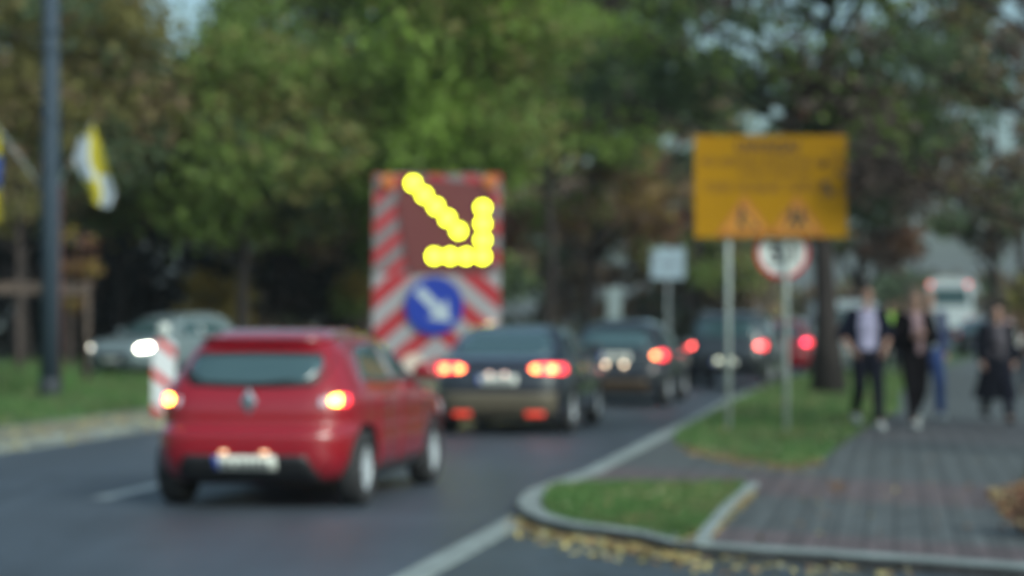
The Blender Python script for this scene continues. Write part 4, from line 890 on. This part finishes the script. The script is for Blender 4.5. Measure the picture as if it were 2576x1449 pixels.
    if coat: mb.ell((0, .0, 1.2), (.16, .125, .2)); mb.ell((0, 0, .95), (.165, .13, .2))
    o = mb.build('coat' if coat else 'jacket', top, t, True); remesh(o, .015, 5)
    if scarf:
        mb = MB(); n = 14; pts = [(.085*math.cos(2*math.pi*i/n), .01+.08*math.sin(2*math.pi*i/n), 1.515-.03*math.sin(-2*math.pi*i/n)*1.0) for i in range(n+1)]
        mb.tube(pts, .038, 10); mb.tube([(.03, -.09, 1.5), (.04, -.15, 1.35), (.035, -.155, 1.15), (.03, -.15, .98)], [.04, .045, .045, .04], 10); mb.tube([(-.02, -.10, 1.5), (-.03, -.15, 1.36), (-.03, -.155, 1.2)], [.04, .042, .038], 10)
        o = mb.build('scarf', scarf, t, True); remesh(o, .014, 3)
    return t
def nrm_sign(d, side, k):
    n = d.cross(side); return (n.x*-k) > 0 if abs(n.x) > .2 else n.z > 0
dark_j = mat('dark jacket cloth', (.011, .013, .024), .85, spec=.02, var=.2, vs_=8); lilac = mat('lilac white shirt', (.33, .31, .45), .85, var=.08, vs_=6); dark_t = mat('dark trousers cloth', (.011, .012, .019), .9, spec=.02)
black_k = mat('black knit', (.010, .009, .011), .9, spec=.02); pink_s = mat('dusty pink scarf', (.34, .22, .24), .9, var=.25, vs_=12); navy_j = mat('navy jacket cloth', (.018, .03, .085), .85); jeans = mat('blue denim', (.03, .06, .18), .9, var=.15, vs_=8)
coat_k = mat('black coat cloth', (.009, .010, .015), .9, spec=.02); grey_s = mat('grey scarf', (.08, .07, .085), .9, var=.2, vs_=12)
person(2180, 31.0, 1.84, R(4), 'man in an open dark jacket over a pale lilac shirt with white shoes', dark_j, lilac, dark_t, shoe_w, hair_d, 'pockets', short=True)
w2 = person(2300, 31.3, 1.78, R(5), 'person in black with a dusty pink scarf holding a cup at the chest', black_k, black_k, black_k, shoe_w, hair_l, 'chest', scarf=pink_s, flip=-1, longhair=True)
person(2336, 33.6, 1.80, R(5), 'person in a navy jacket and blue jeans half hidden behind the pink scarf', navy_j, mat('pale top', (.2, .23, .25), .8), jeans, shoe_w, hair_l, 'walk', flip=1)
person(2506, 32.6, 1.60, R(8), 'woman in a long black coat and grey scarf at the right', coat_k, grey_s, dark_t, shoe_d, hair_d, 'walk', longhair=True, coat=True, scarf=grey_s, flip=1).scale.x *= 1.14
person(2556, 46, 1.66, R(5), 'distant person in a pinkish top behind the long black coat', mat('pink grey top', (.3, .17, .18), .9), mat('white top', (.5, .5, .5), .8), dark_t, shoe_d, hair_d, 'walk', detail=False)
person(2238, 62, 1.85, R(5), 'distant person in a lime green vest between the walking men', mat('lime vest', (.28, .5, .06), .8), mat('lime shirt', (.28, .5, .08), .8), dark_t, shoe_d, hair_d, 'walk', detail=False)
# cup held at the chest
c = Vector(w2.location) + Matrix.Rotation(R(5), 3, 'Z') @ (Vector((-.01, -.33, 1.26))*1.78*1.015/1.8)
t = thing('cup', c, 0, 'small pinkish cup held at the chest by the person with the scarf', 'cup'); MB().tube([(0, 0, -.05), (0, 0, .05)], [.028, .038], 16).build('body', mat('cup paper', (.35, .2, .2), .6), t, True); MB().tube([(0, 0, .05), (0, 0, .06)], [.04, .037], 16).build('lid', black, t, True)

# ------------------------------------------------------------------ thin air between the camera and the far trees
hz = bpy.data.materials.new('thin haze'); hz.use_nodes = True; hn = hz.node_tree; hn.nodes.remove(hn.nodes['Principled BSDF'])
pvn = hn.nodes.new('ShaderNodeVolumePrincipled'); pvn.inputs['Density'].default_value = .0003; pvn.inputs['Color'].default_value = (.85, .9, .95, 1); pvn.inputs['Anisotropy'].default_value = .2
hn.links.new(pvn.outputs[0], hn.nodes['Material Output'].inputs['Volume'])
mb = MB(); mb.box((0, 420, 10), (1040, 1000, 22.2)); o = mb.build('haze', hz); o['kind'] = 'stuff'
